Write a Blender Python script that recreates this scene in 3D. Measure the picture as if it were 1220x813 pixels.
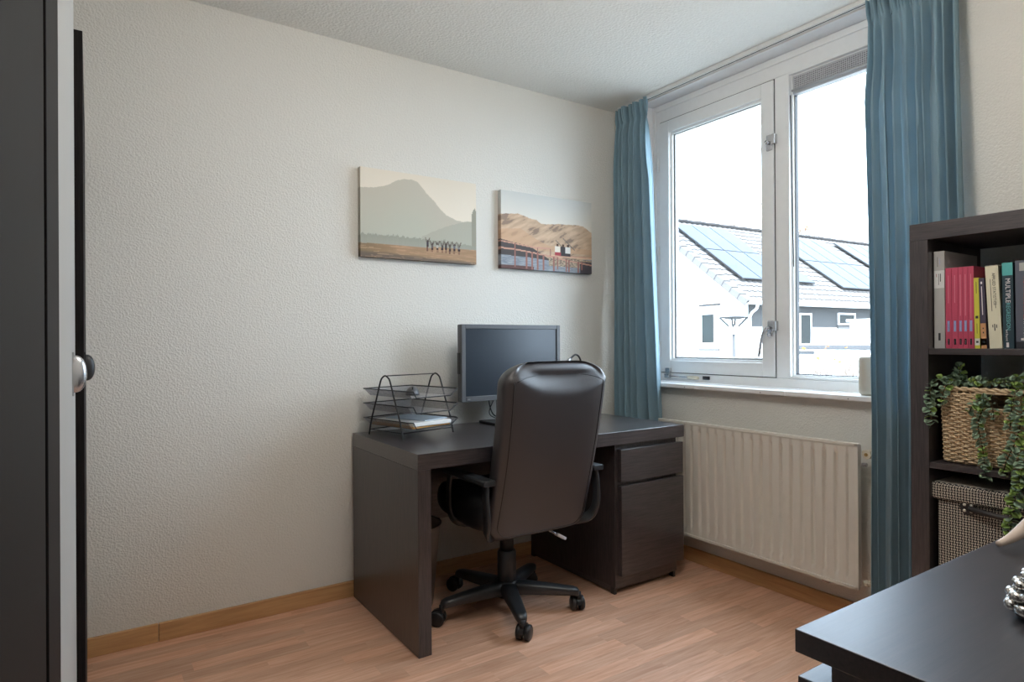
import bpy, bmesh, math, random
from mathutils import Vector, Matrix, noise
sc = bpy.context.scene
for o in list(bpy.data.objects): bpy.data.objects.remove(o, do_unlink=True)
COL = sc.collection
PI = math.pi
sin, cos = math.sin, math.cos

# ------------------------------------------------------------------ camera
cam_d = bpy.data.cameras.new('camera'); cam = bpy.data.objects.new('camera', cam_d); COL.objects.link(cam)
sc.camera = cam
yaw, pit, rol = 0.5882, 0.0014, -0.006
_F0 = Vector((sin(yaw), cos(yaw), 0)); _R = Vector((cos(yaw), -sin(yaw), 0)); _U = Vector((0, 0, 1))
_F = _F0*cos(pit)+_U*sin(pit); _U2 = _U*cos(pit)-_F0*sin(pit)
_R2 = _R*cos(rol)+_U2*sin(rol); _U3 = _U2*cos(rol)-_R*sin(rol)
m = Matrix((_R2, _U3, -_F)).transposed().to_4x4(); m.translation = Vector((-2.579, -2.7646, 1.1336))
cam.matrix_world = m
cam_d.sensor_width = 36; cam_d.lens = 754.06/1220*36; cam_d.clip_start = 0.02; cam_d.clip_end = 200

# ------------------------------------------------------------------ world, sun, exposure
w = bpy.data.worlds.new('world'); sc.world = w; w.use_nodes = True
wn = w.node_tree.nodes; bg = wn['Background']
tc = wn.new('ShaderNodeTexCoord'); nz = wn.new('ShaderNodeTexNoise'); nz.inputs['Scale'].default_value = 2.2
nz.inputs['Detail'].default_value = 6
rp = wn.new('ShaderNodeValToRGB'); rp.color_ramp.elements[0].color = (0.56, 0.75, 1, 1); rp.color_ramp.elements[1].color = (0.76, 0.87, 1, 1)
rp.color_ramp.elements[0].position = .3; rp.color_ramp.elements[1].position = .65
w.node_tree.links.new(tc.outputs['Generated'], nz.inputs['Vector']); w.node_tree.links.new(nz.outputs['Fac'], rp.inputs['Fac'])
w.node_tree.links.new(rp.outputs['Color'], bg.inputs['Color'])
bg.inputs['Strength'].default_value = 1.55
sd = bpy.data.lights.new('sun', 'SUN'); sd.energy = 1.2; sd.angle = math.radians(3); sd.color = (1, .96, .9)
sun = bpy.data.objects.new('sun', sd); COL.objects.link(sun)
sun.rotation_euler = Vector((0.45, 0.30, -0.84)).to_track_quat('-Z', 'Y').to_euler()
pd = bpy.data.lights.new('window_portal', 'AREA'); pd.shape = 'RECTANGLE'; pd.size = 2.6; pd.size_y = 2.4
pd.cycles.is_portal = True
por = bpy.data.objects.new('window_portal', pd); COL.objects.link(por); por.location = (.33, -.985, 1.68)
por.rotation_euler = Vector((-1, 0, 0)).to_track_quat('-Z', 'Y').to_euler()
vs = sc.view_settings; vs.view_transform = 'Standard'; vs.look = 'None'; vs.gamma = 1; vs.use_curve_mapping = False
vs.exposure = 3.22
sc.cycles.max_bounces = 12; sc.cycles.diffuse_bounces = 8; sc.cycles.glossy_bounces = 4
sc.cycles.transparent_max_bounces = 12; sc.cycles.use_denoising = True; sc.cycles.sample_clamp_indirect = 6
sc.cycles.caustics_reflective = False; sc.cycles.caustics_refractive = False

# ------------------------------------------------------------------ materials
def srgb(r, g, b):
    f = lambda c: (c/255/12.92) if c/255 <= .04045 else ((c/255+.055)/1.055)**2.4
    return (f(r), f(g), f(b), 1)
class N:
    def __init__(s, name):
        s.m = bpy.data.materials.new(name); s.m.use_nodes = True; s.t = s.m.node_tree
        s.b = s.t.nodes['Principled BSDF']; s.out = s.t.nodes['Material Output']
    def n(s, typ, **kw):
        x = s.t.nodes.new(typ)
        for k, v in kw.items():
            if k.startswith('_'): setattr(x, k[1:], v)
            else: x.inputs[k.replace('__', ' ')].default_value = v
        return x
    def l(s, a, b): s.t.links.new(a, b)
    def coord(s, scale=(1, 1, 1), kind='Object', rot=(0, 0, 0)):
        c = s.t.nodes.new('ShaderNodeTexCoord'); mp = s.t.nodes.new('ShaderNodeMapping')
        mp.inputs['Scale'].default_value = scale; mp.inputs['Rotation'].default_value = rot
        s.l(c.outputs[kind], mp.inputs['Vector']); return mp.outputs['Vector']
    def ramp(s, fac, stops):
        r = s.t.nodes.new('ShaderNodeValToRGB'); e = r.color_ramp.elements
        e[0].position, e[0].color = stops[0]; e[1].position, e[1].color = stops[-1]
        for p, c in stops[1:-1]: x = e.new(p); x.color = c
        s.l(fac, r.inputs['Fac']); return r.outputs['Color']
    def bump(s, h, strength=.3, dist=.002):
        b = s.t.nodes.new('ShaderNodeBump'); b.inputs['Strength'].default_value = strength; b.inputs['Distance'].default_value = dist
        s.l(h, b.inputs['Height']); s.l(b.outputs['Normal'], s.b.inputs['Normal']); return b
def plain(name, col, rough=.5, metal=0, spec=.5, bump=None):
    x = N(name); b = x.b
    b.inputs['Base Color'].default_value = col; b.inputs['Roughness'].default_value = rough
    b.inputs['Metallic'].default_value = metal; b.inputs['Specular IOR Level'].default_value = spec
    v = x.coord((1, 1, 1)); nz = x.n('ShaderNodeTexNoise', Scale=(bump[0] if bump else 30.), Detail=4.); x.l(v, nz.inputs['Vector'])
    hi = tuple(min(1, c*1.015) for c in col[:3])+(1,); lo = tuple(c*.985 for c in col[:3])+(1,)
    x.l(x.ramp(nz.outputs['Fac'], [(.3, lo), (.7, hi)]), b.inputs['Base Color'])
    if bump: x.bump(nz.outputs['Fac'], bump[1], bump[2])
    return x.m
def dark_wood(name, base=(.038, .034, .038), axis='x', rough=.42, spec=.5, coat=0.):
    x = N(name); s = {'x': (3, 60, 60), 'y': (60, 3, 60), 'z': (60, 60, 3)}[axis]
    v = x.coord(s); nz = x.n('ShaderNodeTexNoise', Scale=3., Detail=8., Roughness=.7, Distortion=.4); x.l(v, nz.inputs['Vector'])
    lo = tuple(c*.55 for c in base)+(1,); hi = (base[0]*1.9, base[1]*1.65, base[2]*1.5, 1)
    x.l(x.ramp(nz.outputs['Fac'], [(.34, lo), (.68, hi)]), x.b.inputs['Base Color'])
    x.b.inputs['Roughness'].default_value = rough; x.b.inputs['Specular IOR Level'].default_value = spec
    rr = x.n('ShaderNodeMapRange'); rr.inputs['To Min'].default_value = rough-.06; rr.inputs['To Max'].default_value = rough+.08
    x.l(nz.outputs['Fac'], rr.inputs['Value']); x.l(rr.outputs['Result'], x.b.inputs['Roughness'])
    x.b.inputs['Coat Weight'].default_value = coat; x.b.inputs['Coat Roughness'].default_value = .22
    x.bump(nz.outputs['Fac'], .25, .0004); return x.m
def stucco(name, col, scale, strength, dist):
    x = N(name); v = x.coord()
    a = x.n('ShaderNodeTexNoise', Scale=scale, Detail=3., Roughness=.55); x.l(v, a.inputs['Vector'])
    c = x.n('ShaderNodeTexVoronoi', Scale=scale*.9); c.feature = 'SMOOTH_F1'; x.l(v, c.inputs['Vector'])
    ad = x.n('ShaderNodeMath', _operation='ADD'); x.l(a.outputs['Fac'], ad.inputs[0]); x.l(c.outputs['Distance'], ad.inputs[1])
    x.bump(ad.outputs[0], strength, dist)
    x.l(x.ramp(a.outputs['Fac'], [(.3, tuple(k*.965 for k in col)+(1,)), (.7, tuple(col)+(1,))]), x.b.inputs['Base Color'])
    x.b.inputs['Roughness'].default_value = .9; x.b.inputs['Specular IOR Level'].default_value = .2
    return x.m
M = {}
M['wall'] = stucco('wall_stucco', (.74, .722, .675), 165, .6, .0026)
M['ceiling'] = stucco('ceiling_stucco', (.82, .82, .79), 100, .8, .0035)
M['wall_low'] = M['wall']
M['soffit'] = plain('white_reveal_paint', (.76, .76, .77, 1), .6)
M['frame'] = plain('white_gloss_paint', (.78, .79, .79, 1), .28)
M['seam'] = plain('dark_rubber_seal', (.03, .03, .032, 1), .6)
M['sill'] = plain('white_sill_laminate', (.8, .8, .8, 1), .3)
M['wood_x'] = dark_wood('black_brown_veneer', axis='x', rough=.34, spec=.6, coat=.7)
M['wood_z'] = dark_wood('black_brown_veneer_upright', axis='z', coat=.5)
M['wood_y'] = dark_wood('black_brown_veneer_deep', axis='y')
M['dresser'] = dark_wood('black_brown_dresser_veneer', (.024, .022, .026), axis='x', rough=.39, spec=.9)
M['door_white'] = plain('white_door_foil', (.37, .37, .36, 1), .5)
M['wood_wr'] = dark_wood('wardrobe_veneer', (.010, .0090, .0098), 'z', .6, .12)
M['skirt'] = None
def wood_light(name, stops, sc_, rough=.4, rot=(0, 0, 0)):
    x = N(name); v = x.coord(sc_, rot=rot)
    oi = x.n('ShaderNodeObjectInfo'); ad = x.n('ShaderNodeVectorMath', _operation='ADD'); x.l(v, ad.inputs[0])
    mu = x.n('ShaderNodeMath', _operation='MULTIPLY'); mu.inputs[1].default_value = 37.; x.l(oi.outputs['Random'], mu.inputs[0]); x.l(mu.outputs[0], ad.inputs[1])
    nz = x.n('ShaderNodeTexNoise', Scale=2.2, Detail=6., Roughness=.6, Distortion=.5); x.l(ad.outputs[0], nz.inputs['Vector'])
    c = x.ramp(nz.outputs['Fac'], stops)
    hs = x.n('ShaderNodeHueSaturation'); x.l(c, hs.inputs['Color'])
    mr = x.n('ShaderNodeMapRange'); mr.inputs['To Min'].default_value = .84; mr.inputs['To Max'].default_value = 1.12
    x.l(oi.outputs['Random'], mr.inputs['Value']); x.l(mr.outputs['Result'], hs.inputs['Value'])
    x.l(hs.outputs['Color'], x.b.inputs['Base Color']); x.b.inputs['Roughness'].default_value = rough
    x.bump(nz.outputs['Fac'], .15, .0004)
    return x.m
M['floor'] = wood_light('beech_laminate', [(.3, srgb(198, 146, 116)), (.5, srgb(216, 169, 140)), (.72, srgb(230, 188, 162))], (2.2, 30, 30), .38)
M['skirt'] = wood_light('beech_skirting', [(.3, srgb(178, 136, 92)), (.7, srgb(206, 164, 116))], (2, 2, 30), .45)
M['skirt_y'] = wood_light('beech_skirting_side', [(.3, srgb(178, 136, 92)), (.7, srgb(206, 164, 116))], (2, 2, 30), .45)
M['chrome'] = plain('brushed_chrome', (.56, .56, .58, 1), .26, .85)
M['steel_dark'] = plain('dark_bronze_metal', (.05, .05, .055, 1), .35, .6)
M['blackm'] = plain('black_powder_coat', (.02, .02, .022, 1), .45, .2)
M['blackp'] = plain('black_plastic', (.016, .016, .018, 1), .42)
M['greyp'] = plain('grey_monitor_plastic', (.085, .088, .095, 1), .4)
M['leather'] = plain('dark_leatherette', (.040, .035, .038, 1), .36, 0, .75, (420., .5, .0010))
M['leather_dk'] = plain('black_leatherette', (.014, .013, .014, 1), .5, 0, .4, (260., .35, .0012))
M['nylon'] = plain('black_nylon', (.022, .024, .027, 1), .38, 0, .6, (400., .15, .0006))
M['radiator'] = plain('cream_radiator_enamel', (.70, .665, .60, 1), .32)
M['brass'] = plain('brass_fitting', (.55, .38, .16, 1), .35, 1)
M['cream'] = plain('cream_plastic', (.66, .60, .48, 1), .45)
M['beige'] = plain('beige_ceramic', (.50, .46, .38, 1), .55)
M['white'] = plain('white_plastic', (.75, .75, .75, 1), .4)
M['rail'] = plain('white_rail_enamel', (.68, .68, .66, 1), .4)
M['screen'] = plain('monitor_screen', (.018, .025, .036, 1), .28, 0, .5)
M['bone'] = plain('pale_antler', (.62, .50, .42, 1), .5, 0, .4, (60., .3, .001))
M['silver'] = plain('antique_silver', (.62, .60, .57, 1), .22, 1, .5, (90., .5, .002))
M['paper'] = plain('white_paper', (.78, .78, .76, 1), .7)
M['paper_b'] = plain('pale_blue_paper', (.50, .58, .66, 1), .6)
M['folder'] = plain('amber_card_folder', srgb(222, 160, 50), .5)
M['leaf'] = plain('eucalyptus_leaf', srgb(142, 166, 140), .6, 0, .35, (50., .2, .001))
M['leaf2'] = plain('bright_leaf', srgb(150, 178, 96), .6, 0, .35, (50., .2, .001))
M['stem'] = plain('brown_stem', srgb(96, 84, 60), .7)
M['strap'] = plain('black_leather_strap', (.02, .016, .016, 1), .45)
M['stud'] = plain('pale_stud_metal', (.7, .66, .58, 1), .35, .8)
def fabric(name, col, scale=900.):
    x = N(name); v = x.coord((1, 1, 1)); w1 = x.n('ShaderNodeTexNoise', Scale=scale, Detail=2.); x.l(v, w1.inputs['Vector'])
    n2 = x.n('ShaderNodeTexNoise', Scale=8., Detail=3.); x.l(v, n2.inputs['Vector'])
    mx = x.n('ShaderNodeMath', _operation='MULTIPLY'); x.l(w1.outputs['Fac'], mx.inputs[0]); x.l(n2.outputs['Fac'], mx.inputs[1])
    x.l(x.ramp(mx.outputs[0], [(.1, tuple(c*.82 for c in col[:3])+(1,)), (.4, tuple(c*1.1 for c in col[:3])+(1,))]), x.b.inputs['Base Color'])
    x.b.inputs['Roughness'].default_value = .75; x.b.inputs['Sheen Weight'].default_value = .15; x.b.inputs['Specular IOR Level'].default_value = .25
    x.bump(w1.outputs['Fac'], .25, .0005)
    tr = x.n('ShaderNodeBsdfTranslucent'); tr.inputs['Color'].default_value = tuple(c*1.2 for c in col[:3])+(1,)
    ms = x.n('ShaderNodeMixShader'); ms.inputs['Fac'].default_value = .28
    x.l(x.b.outputs[0], ms.inputs[1]); x.l(tr.outputs[0], ms.inputs[2]); x.l(ms.outputs[0], x.out.inputs['Surface'])
    return x.m
M['curtain'] = fabric('teal_blue_curtain_cloth', (.27, .40, .47, 1))
def glass(name, tint=(1, 1, 1, 1)):
    x = N(name); x.t.nodes.remove(x.b)
    ge = x.n('ShaderNodeNewGeometry'); dt = x.n('ShaderNodeVectorMath', _operation='DOT_PRODUCT'); x.l(ge.outputs['Normal'], dt.inputs[0]); x.l(ge.outputs['Incoming'], dt.inputs[1])
    ab = x.n('ShaderNodeMath', _operation='ABSOLUTE'); x.l(dt.outputs['Value'], ab.inputs[0]); om = x.n('ShaderNodeMath', _operation='SUBTRACT'); om.inputs[0].default_value = 1.; x.l(ab.outputs[0], om.inputs[1])
    pw = x.n('ShaderNodeMath', _operation='POWER'); pw.inputs[1].default_value = 5.; x.l(om.outputs[0], pw.inputs[0])
    fr = x.n('ShaderNodeMath', _operation='MULTIPLY_ADD'); fr.inputs[1].default_value = .96; fr.inputs[2].default_value = .03; x.l(pw.outputs[0], fr.inputs[0]); tr = x.n('ShaderNodeBsdfTransparent', Color=tint); gl = x.n('ShaderNodeBsdfGlossy', Roughness=.01)
    ms = x.n('ShaderNodeMixShader'); x.l(fr.outputs[0], ms.inputs['Fac']); x.l(tr.outputs[0], ms.inputs[1]); x.l(gl.outputs[0], ms.inputs[2])
    x.l(ms.outputs[0], x.out.inputs['Surface']); return x.m
M['glass'] = glass('clear_pane_glass', (.96, .975, .97, 1))
def net(name, col, opac_scale, cover):
    x = N(name); x.b.inputs['Base Color'].default_value = col; x.b.inputs['Roughness'].default_value = .45; x.b.inputs['Metallic'].default_value = .5
    c = x.coord((opac_scale,)*3); sp = x.n('ShaderNodeSeparateXYZ'); x.l(c, sp.inputs[0])
    outs = []
    for k in ('X', 'Y'):
        f = x.n('ShaderNodeMath', _operation='FRACT'); x.l(sp.outputs[k], f.inputs[0])
        g = x.n('ShaderNodeMath', _operation='LESS_THAN'); g.inputs[1].default_value = cover; x.l(f.outputs[0], g.inputs[0]); outs.append(g)
    mx = x.n('ShaderNodeMath', _operation='MAXIMUM'); x.l(outs[0].outputs[0], mx.inputs[0]); x.l(outs[1].outputs[0], mx.inputs[1])
    tr = x.n('ShaderNodeBsdfTransparent'); ms = x.n('ShaderNodeMixShader'); x.l(mx.outputs[0], ms.inputs['Fac'])
    x.l(tr.outputs[0], ms.inputs[1]); x.l(x.b.outputs[0], ms.inputs[2]); x.l(ms.outputs[0], x.out.inputs['Surface']); return x.m
M['mesh'] = net('black_wire_mesh', (.30, .30, .32, 1), 330., .42)
def binmat():
    x = N('smoky_bin_plastic'); x.b.inputs['Base Color'].default_value = (.60, .56, .55, 1); x.b.inputs['Roughness'].default_value = .35
    tr = x.n('ShaderNodeBsdfTransparent', Color=(.5, .48, .46, 1)); ms = x.n('ShaderNodeMixShader'); ms.inputs['Fac'].default_value = .5
    x.l(tr.outputs[0], ms.inputs[1]); x.l(x.b.outputs[0], ms.inputs[2]); x.l(ms.outputs[0], x.out.inputs['Surface']); return x.m
M['bin'] = binmat()
def vent_mat():
    x = N('perforated_grey_vent'); c = x.coord((70, 70, 70), rot=(0, 0, 0)); vo = x.n('ShaderNodeTexVoronoi', Scale=1.6); vo.inputs['Randomness'].default_value = .12
    x.l(c, vo.inputs['Vector']); x.l(x.ramp(vo.outputs['Distance'], [(.25, (.09, .09, .10, 1)), (.42, (.42, .42, .44, 1))]), x.b.inputs['Base Color'])
    x.b.inputs['Roughness'].default_value = .5; return x.m
M['vent'] = vent_mat()
def woven_mat():
    # black textile with pale crossing threads
    x = N('black_and_cream_woven_cord'); c = x.coord((1, 1, 1))
    sp = x.n('ShaderNodeSeparateXYZ'); x.l(c, sp.inputs[0])
    def math(op, a, b=None):
        q = x.n('ShaderNodeMath', _operation=op)
        for i, v in enumerate((a, b)):
            if v is None: continue
            if isinstance(v, (int, float)): q.inputs[i].default_value = v
            else: x.l(v, q.inputs[i])
        return q.outputs[0]
    u = math('MULTIPLY', math('ADD', sp.outputs['Y'], sp.outputs['X']), 128.); v = math('MULTIPLY', sp.outputs['Z'], 128.)
    fu = math('FRACT', u); fv = math('FRACT', v)
    par = math('MODULO', math('ADD', math('ABSOLUTE', math('FLOOR', u)), math('ABSOLUTE', math('FLOOR', v))), 2.)
    hor = math('MULTIPLY', math('LESS_THAN', math('ABSOLUTE', math('SUBTRACT', fv, .5)), .19), math('LESS_THAN', math('ABSOLUTE', math('SUBTRACT', fu, .5)), .47))
    ver = math('MULTIPLY', math('LESS_THAN', math('ABSOLUTE', math('SUBTRACT', fu, .5)), .17), 1.)
    h2 = math('MULTIPLY', hor, math('GREATER_THAN', par, .5)); v2 = math('MULTIPLY', ver, math('LESS_THAN', par, .5))
    mk = math('MAXIMUM', h2, v2)
    x.l(x.ramp(mk, [(0., (.022, .020, .022, 1)), (1., (.66, .60, .50, 1))]), x.b.inputs['Base Color'])
    x.b.inputs['Roughness'].default_value = .7; x.bump(mk, .8, .0015); return x.m
M['woven'] = woven_mat()
M['wicker'] = plain('natural_wicker', srgb(205, 181, 148), .6, 0, .3, (120., .4, .001))
M['house'] = plain('white_render', (.62, .62, .60, 1), .9)
M['house_grey'] = plain('grey_cladding', (.04, .04, .04, 1), .9)
M['tile'] = plain('grey_brown_roof_tile', (.098, .092, .089, 1), .8, 0, .2)
M['tile_dk'] = plain('dark_ridge_tile', (.025, .022, .021, 1), .8, 0, .2)
def solar():
    x = N('solar_cell_glass'); c = x.coord((1, 1, 1)); br = x.n('ShaderNodeTexBrick', Scale=1.); br.offset = 0
    br.inputs['Brick Width'].default_value = .17; br.inputs['Row Height'].default_value = .17; br.inputs['Mortar Size'].default_value = .004
    br.inputs['Color1'].default_value = (.029, .037, .053, 1); br.inputs['Color2'].default_value = (.027, .035, .051, 1); br.inputs['Mortar'].default_value = (.055, .062, .075, 1); x.b.inputs['Specular IOR Level'].default_value = .12
    x.l(c, br.inputs['Vector']); x.l(br.outputs['Color'], x.b.inputs['Base Color']); x.b.inputs['Roughness'].default_value = .5; return x.m
M['solar'] = solar()
M['solar_f'] = plain('black_panel_rail', (.015, .015, .016, 1), .5)
M['winext'] = plain('dark_obscured_glass', (.018, .021, .020, 1), .5, 0, .1)
M['bark'] = plain('grey_bark', (.12, .09, .07, 1), .9)
M['leafo'] = plain('autumn_leaf', srgb(190, 130, 60), .8)
M['pave'] = plain('pale_paving', (.21, .21, .20, 1), .9)
M['galv'] = plain('galvanised_post', (.06, .06, .062, 1), .6, 0, .2)

lerp = lambda a, b, t: a+(b-a)*t
# ------------------------------------------------------------------ mesh helpers
def obj(name, bm, mat, parent=None, smooth=False, bevel=0, seg=2, recalc=True):
    if recalc: bmesh.ops.recalc_face_normals(bm, faces=bm.faces)
    me = bpy.data.meshes.new(name); bm.to_mesh(me); bm.free()
    if mat is not None:
        for mm in (mat if isinstance(mat, (list, tuple)) else [mat]): me.materials.append(M[mm] if isinstance(mm, str) else mm)
    if smooth: me.polygons.foreach_set('use_smooth', [True]*len(me.polygons))
    o = bpy.data.objects.new(name, me); COL.objects.link(o)
    if parent is not None: o.parent = parent
    if bevel:
        b = o.modifiers.new('bevel', 'BEVEL'); b.width = bevel; b.segments = seg; b.limit_method = 'ANGLE'; b.angle_limit = math.radians(40)
    return o
def tag(o, label, cat, group=None):
    o['label'] = label; o['category'] = cat
    if group: o['group'] = group
    return o
def thing(name, label, cat, loc=(0, 0, 0), rz=0, group=None):
    o = bpy.data.objects.new(name, None); COL.objects.link(o); o.location = loc; o.rotation_euler = (0, 0, rz); o.empty_display_size = .05
    return tag(o, label, cat, group)
def struct(o): o['kind'] = 'structure'; return o
def semp(name, loc=(0, 0, 0)):
    o = bpy.data.objects.new(name, None); COL.objects.link(o); o.location = loc; o['kind'] = 'structure'; return o
def B(): return bmesh.new()
def box(bm, x0, x1, y0, y1, z0, z1, mi=0, mat=None):
    vs_ = [bm.verts.new(p) for p in ((x0, y0, z0), (x1, y0, z0), (x1, y1, z0), (x0, y1, z0), (x0, y0, z1), (x1, y0, z1), (x1, y1, z1), (x0, y1, z1))]
    if mat is not None:
        for v in vs_: v.co = mat @ v.co
    for f in ((0, 3, 2, 1), (4, 5, 6, 7), (0, 1, 5, 4), (1, 2, 6, 5), (2, 3, 7, 6), (3, 0, 4, 7)):
        bm.faces.new([vs_[i] for i in f]).material_index = mi
    return bm
def quad(bm, *ps, mi=0):
    f = bm.faces.new([bm.verts.new(p) for p in ps]); f.material_index = mi; return f
def tube(bm, pts, r, n=8, closed=False, cap=True, flat=None):
    pts = [Vector(p) for p in pts]; k = len(pts); rings = []
    rr = r if isinstance(r, (list, tuple)) else [r]*k
    up = None
    for i in range(k):
        a = pts[(i-1) % k] if (closed or i > 0) else pts[i]; b = pts[(i+1) % k] if (closed or i < k-1) else pts[i]
        t = (b-a); t = t.normalized() if t.length > 1e-9 else Vector((0, 0, 1))
        if up is None:
            up = t.orthogonal().normalized() if flat is None else (Vector(flat)-t*Vector(flat).dot(t)).normalized()
        else:
            up = up-t*up.dot(t); up = up.normalized() if up.length > 1e-6 else t.orthogonal().normalized()
        s = t.cross(up)
        rings.append([bm.verts.new(pts[i]+(up*cos(2*PI*j/n)+s*sin(2*PI*j/n))*rr[i]) for j in range(n)])
    for i in range(k if closed else k-1):
        A, C_ = rings[i], rings[(i+1) % k]
        for j in range(n): bm.faces.new((A[j], A[(j+1) % n], C_[(j+1) % n], C_[j]))
    if cap and not closed:
        bm.faces.new(rings[0][::-1]); bm.faces.new(rings[-1])
    return bm
def lathe(bm, prof, c=(0, 0, 0), n=24, mat=None):
    rings = []
    for r, z in prof:
        rings.append([bm.verts.new(Vector((c[0]+max(r, 1e-4)*cos(2*PI*j/n), c[1]+max(r, 1e-4)*sin(2*PI*j/n), c[2]+z))) for j in range(n)])
    if mat is not None:
        for R in rings:
            for v in R: v.co = mat @ v.co
    for A, C_ in zip(rings, rings[1:]):
        for j in range(n): bm.faces.new((A[j], A[(j+1) % n], C_[(j+1) % n], C_[j]))
    bm.faces.new(rings[0][::-1]); bm.faces.new(rings[-1]); return bm
def loft(bm, rings, closed=True, cap=True):
    R = [[bm.verts.new(p) for p in r] for r in rings]; n = len(R[0])
    for A, C_ in zip(R, R[1:]):
        for j in range(n if closed else n-1): bm.faces.new((A[j], A[(j+1) % n], C_[(j+1) % n], C_[j]))
    if cap: bm.faces.new(R[0][::-1]); bm.faces.new(R[-1])
    return bm
def sphere(bm, c, r, u=12, v=8, sx=1, sy=1, sz=1):
    bmesh.ops.create_uvsphere(bm, u_segments=u, v_segments=v, radius=r, matrix=Matrix.Translation(c) @ Matrix.Diagonal((sx, sy, sz, 1))); return bm
def spline(pts, n=8):
    P = [Vector(p) for p in pts]; out = []
    for i in range(len(P)-1):
        p0 = P[max(i-1, 0)]; p1 = P[i]; p2 = P[i+1]; p3 = P[min(i+2, len(P)-1)]
        for j in range(n):
            t = j/n; out.append(.5*((2*p1)+(p2-p0)*t+(2*p0-5*p1+4*p2-p3)*t*t+(3*p1-p0-3*p2+p3)*t**3))
    out.append(P[-1]); return out
def text(name, s, size, mat, parent, loc, xd, yd, ext=.0002, align='LEFT'):
    cu = bpy.data.curves.new(name, 'FONT'); cu.body = s; cu.size = size; cu.extrude = ext; cu.align_x = align; cu.align_y = 'CENTER'; cu.resolution_u = 2
    t = bpy.data.objects.new(name, cu); COL.objects.link(t); dg = bpy.context.evaluated_depsgraph_get()
    me = bpy.data.meshes.new_from_object(t.evaluated_get(dg)); bpy.data.objects.remove(t)
    o = bpy.data.objects.new(name, me); me.materials.append(M[mat] if isinstance(mat, str) else mat); COL.objects.link(o)
    xd = Vector(xd).normalized(); yd = Vector(yd).normalized(); zd = xd.cross(yd)
    mm = Matrix((xd, yd, zd)).transposed().to_4x4(); mm.translation = Vector(loc)
    o.matrix_local = mm; o.parent = parent; return o
def clone(o, parent=None):
    c = o.copy(); COL.objects.link(c)
    if parent is not None: c.parent = parent
    for ch in list(o.children): clone(ch, c)
    return c

H = 2.4825; XL = -3.25; YF = -2.86
# window opening
WY0, WY1, WZ0, WZ1 = -1.76, -.212, .889, 2.462
# ------------------------------------------------------------------ structure
fl = struct(obj('floor', box(B(), XL, 0, YF, 0, -.12, -.010), 'pave'))
random.seed(4)
PW = .0648
row = 0; y = 0.0; cache = {}
while y > YF+.01:
    y1 = max(y-PW, YF); x = XL-random.random()*.3
    while x < -.02:
        L = random.choice([.36, .42, .48, .54, .62]) if y > -2.1 else 1.0
        x0 = max(x, XL); x1 = min(x+L, -.001)
        if -x1 < .12: x1 = -.001
        if x1-x0 > .02:
            key = (round(x1-x0, 4), round(y-y1, 4))
            if key not in cache:
                bm = box(B(), 0, key[0], -key[1], 0, -.0095, 0); bmesh.ops.bevel(bm, geom=[e for e in bm.edges if all(v.co.z > -.001 for v in e.verts)], offset=.0005, segments=1)
                o = obj('plank', bm, 'floor', fl); cache[key] = o.data
            else:
                o = bpy.data.objects.new('plank', cache[key]); COL.objects.link(o); o.parent = fl
            o.location = (x0, y, 0)
        x = x1 if x1 < -.01 else 1
    y = y1
struct(obj('ceiling', box(B(), XL-.2, .3, YF-.2, .2, H, H+.2), 'ceiling'))
struct(obj('wall_back', box(B(), XL-.2, .3, 0, .2, -.12, H), 'wall'))
struct(obj('wall_front', box(B(), XL-.2, .3, YF-.2, YF, -.12, H), 'wall'))
struct(obj('wall_left', box(B(), XL-.2, XL, YF, 0, -.12, H), 'wall'))
bm = B(); box(bm, 0, .3, YF, 0, -.12, WZ0); box(bm, 0, .3, YF, 0, WZ1, H); box(bm, 0, .3, WY1, 0, WZ0, WZ1); box(bm, 0, .3, YF, WY0, WZ0, WZ1)
struct(obj('wall_right', bm, 'wall'))
# smooth painted lining of the window recess
bm = B(); box(bm, .001, .10, WY0+.0006, WY1-.0006, WZ1-.0035, WZ1-.0002); box(bm, .001, .10, WY1-.0035, WY1-.0004, .912, WZ1-.004); box(bm, .001, .10, WY0+.0004, WY0+.0035, .912, WZ1-.004)
struct(obj('trim_1', bm, 'soffit'))
# baseboards, two lengths on the back wall
bb = semp('baseboard_back')
for x0, x1 in ((XL, -2.367), (-2.3655, -.0005)):
    bm = box(B(), 0, x1-x0, -.015, 0, 0, .07); o = obj('board', bm, 'skirt', bb, bevel=.003); o.location = (x0, -.0002, 0)
br_ = semp('baseboard_right'); o = obj('board', box(B(), -.015, 0, YF, -.0155, 0, .07), 'skirt_y', br_, bevel=.003); o.location = (-.0002, 0, 0)

# ------------------------------------------------------------------ window
win = semp('window_1')
FX = .100
def fbox(bm, x0, x1, y0, y1, z0, z1): return box(bm, x0, x1, min(y0, y1), max(y0, y1), z0, z1)
bm = B()
L0, SL, SR, ML = WY1-.001, -.262, -.982, -1.045    # frame left edge, sash left, sash right, mullion right
RR_, R0 = -1.700, WY0+.001
fbox(bm, FX, .185, L0, SL, .912, 2.4585)
fbox(bm, FX, .185, SR, ML, .956, 2.362)
fbox(bm, FX, .185, RR_, R0, .912, 2.4585)
fbox(bm, FX, .185, SL, RR_, .912, .956); fbox(bm, FX, .185, SL, RR_, 2.362, 2.4585)
obj('outer_frame', bm, 'frame', win, bevel=.003)
# raised moulding round the frame
bm = B(); fbox(bm, FX-.008, FX+.001, L0, L0-.022, .925, 2.457); fbox(bm, FX-.008, FX+.001, L0-.022, R0, 2.425, 2.457)
obj('moulding', bm, 'frame', win, bevel=.003)
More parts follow.
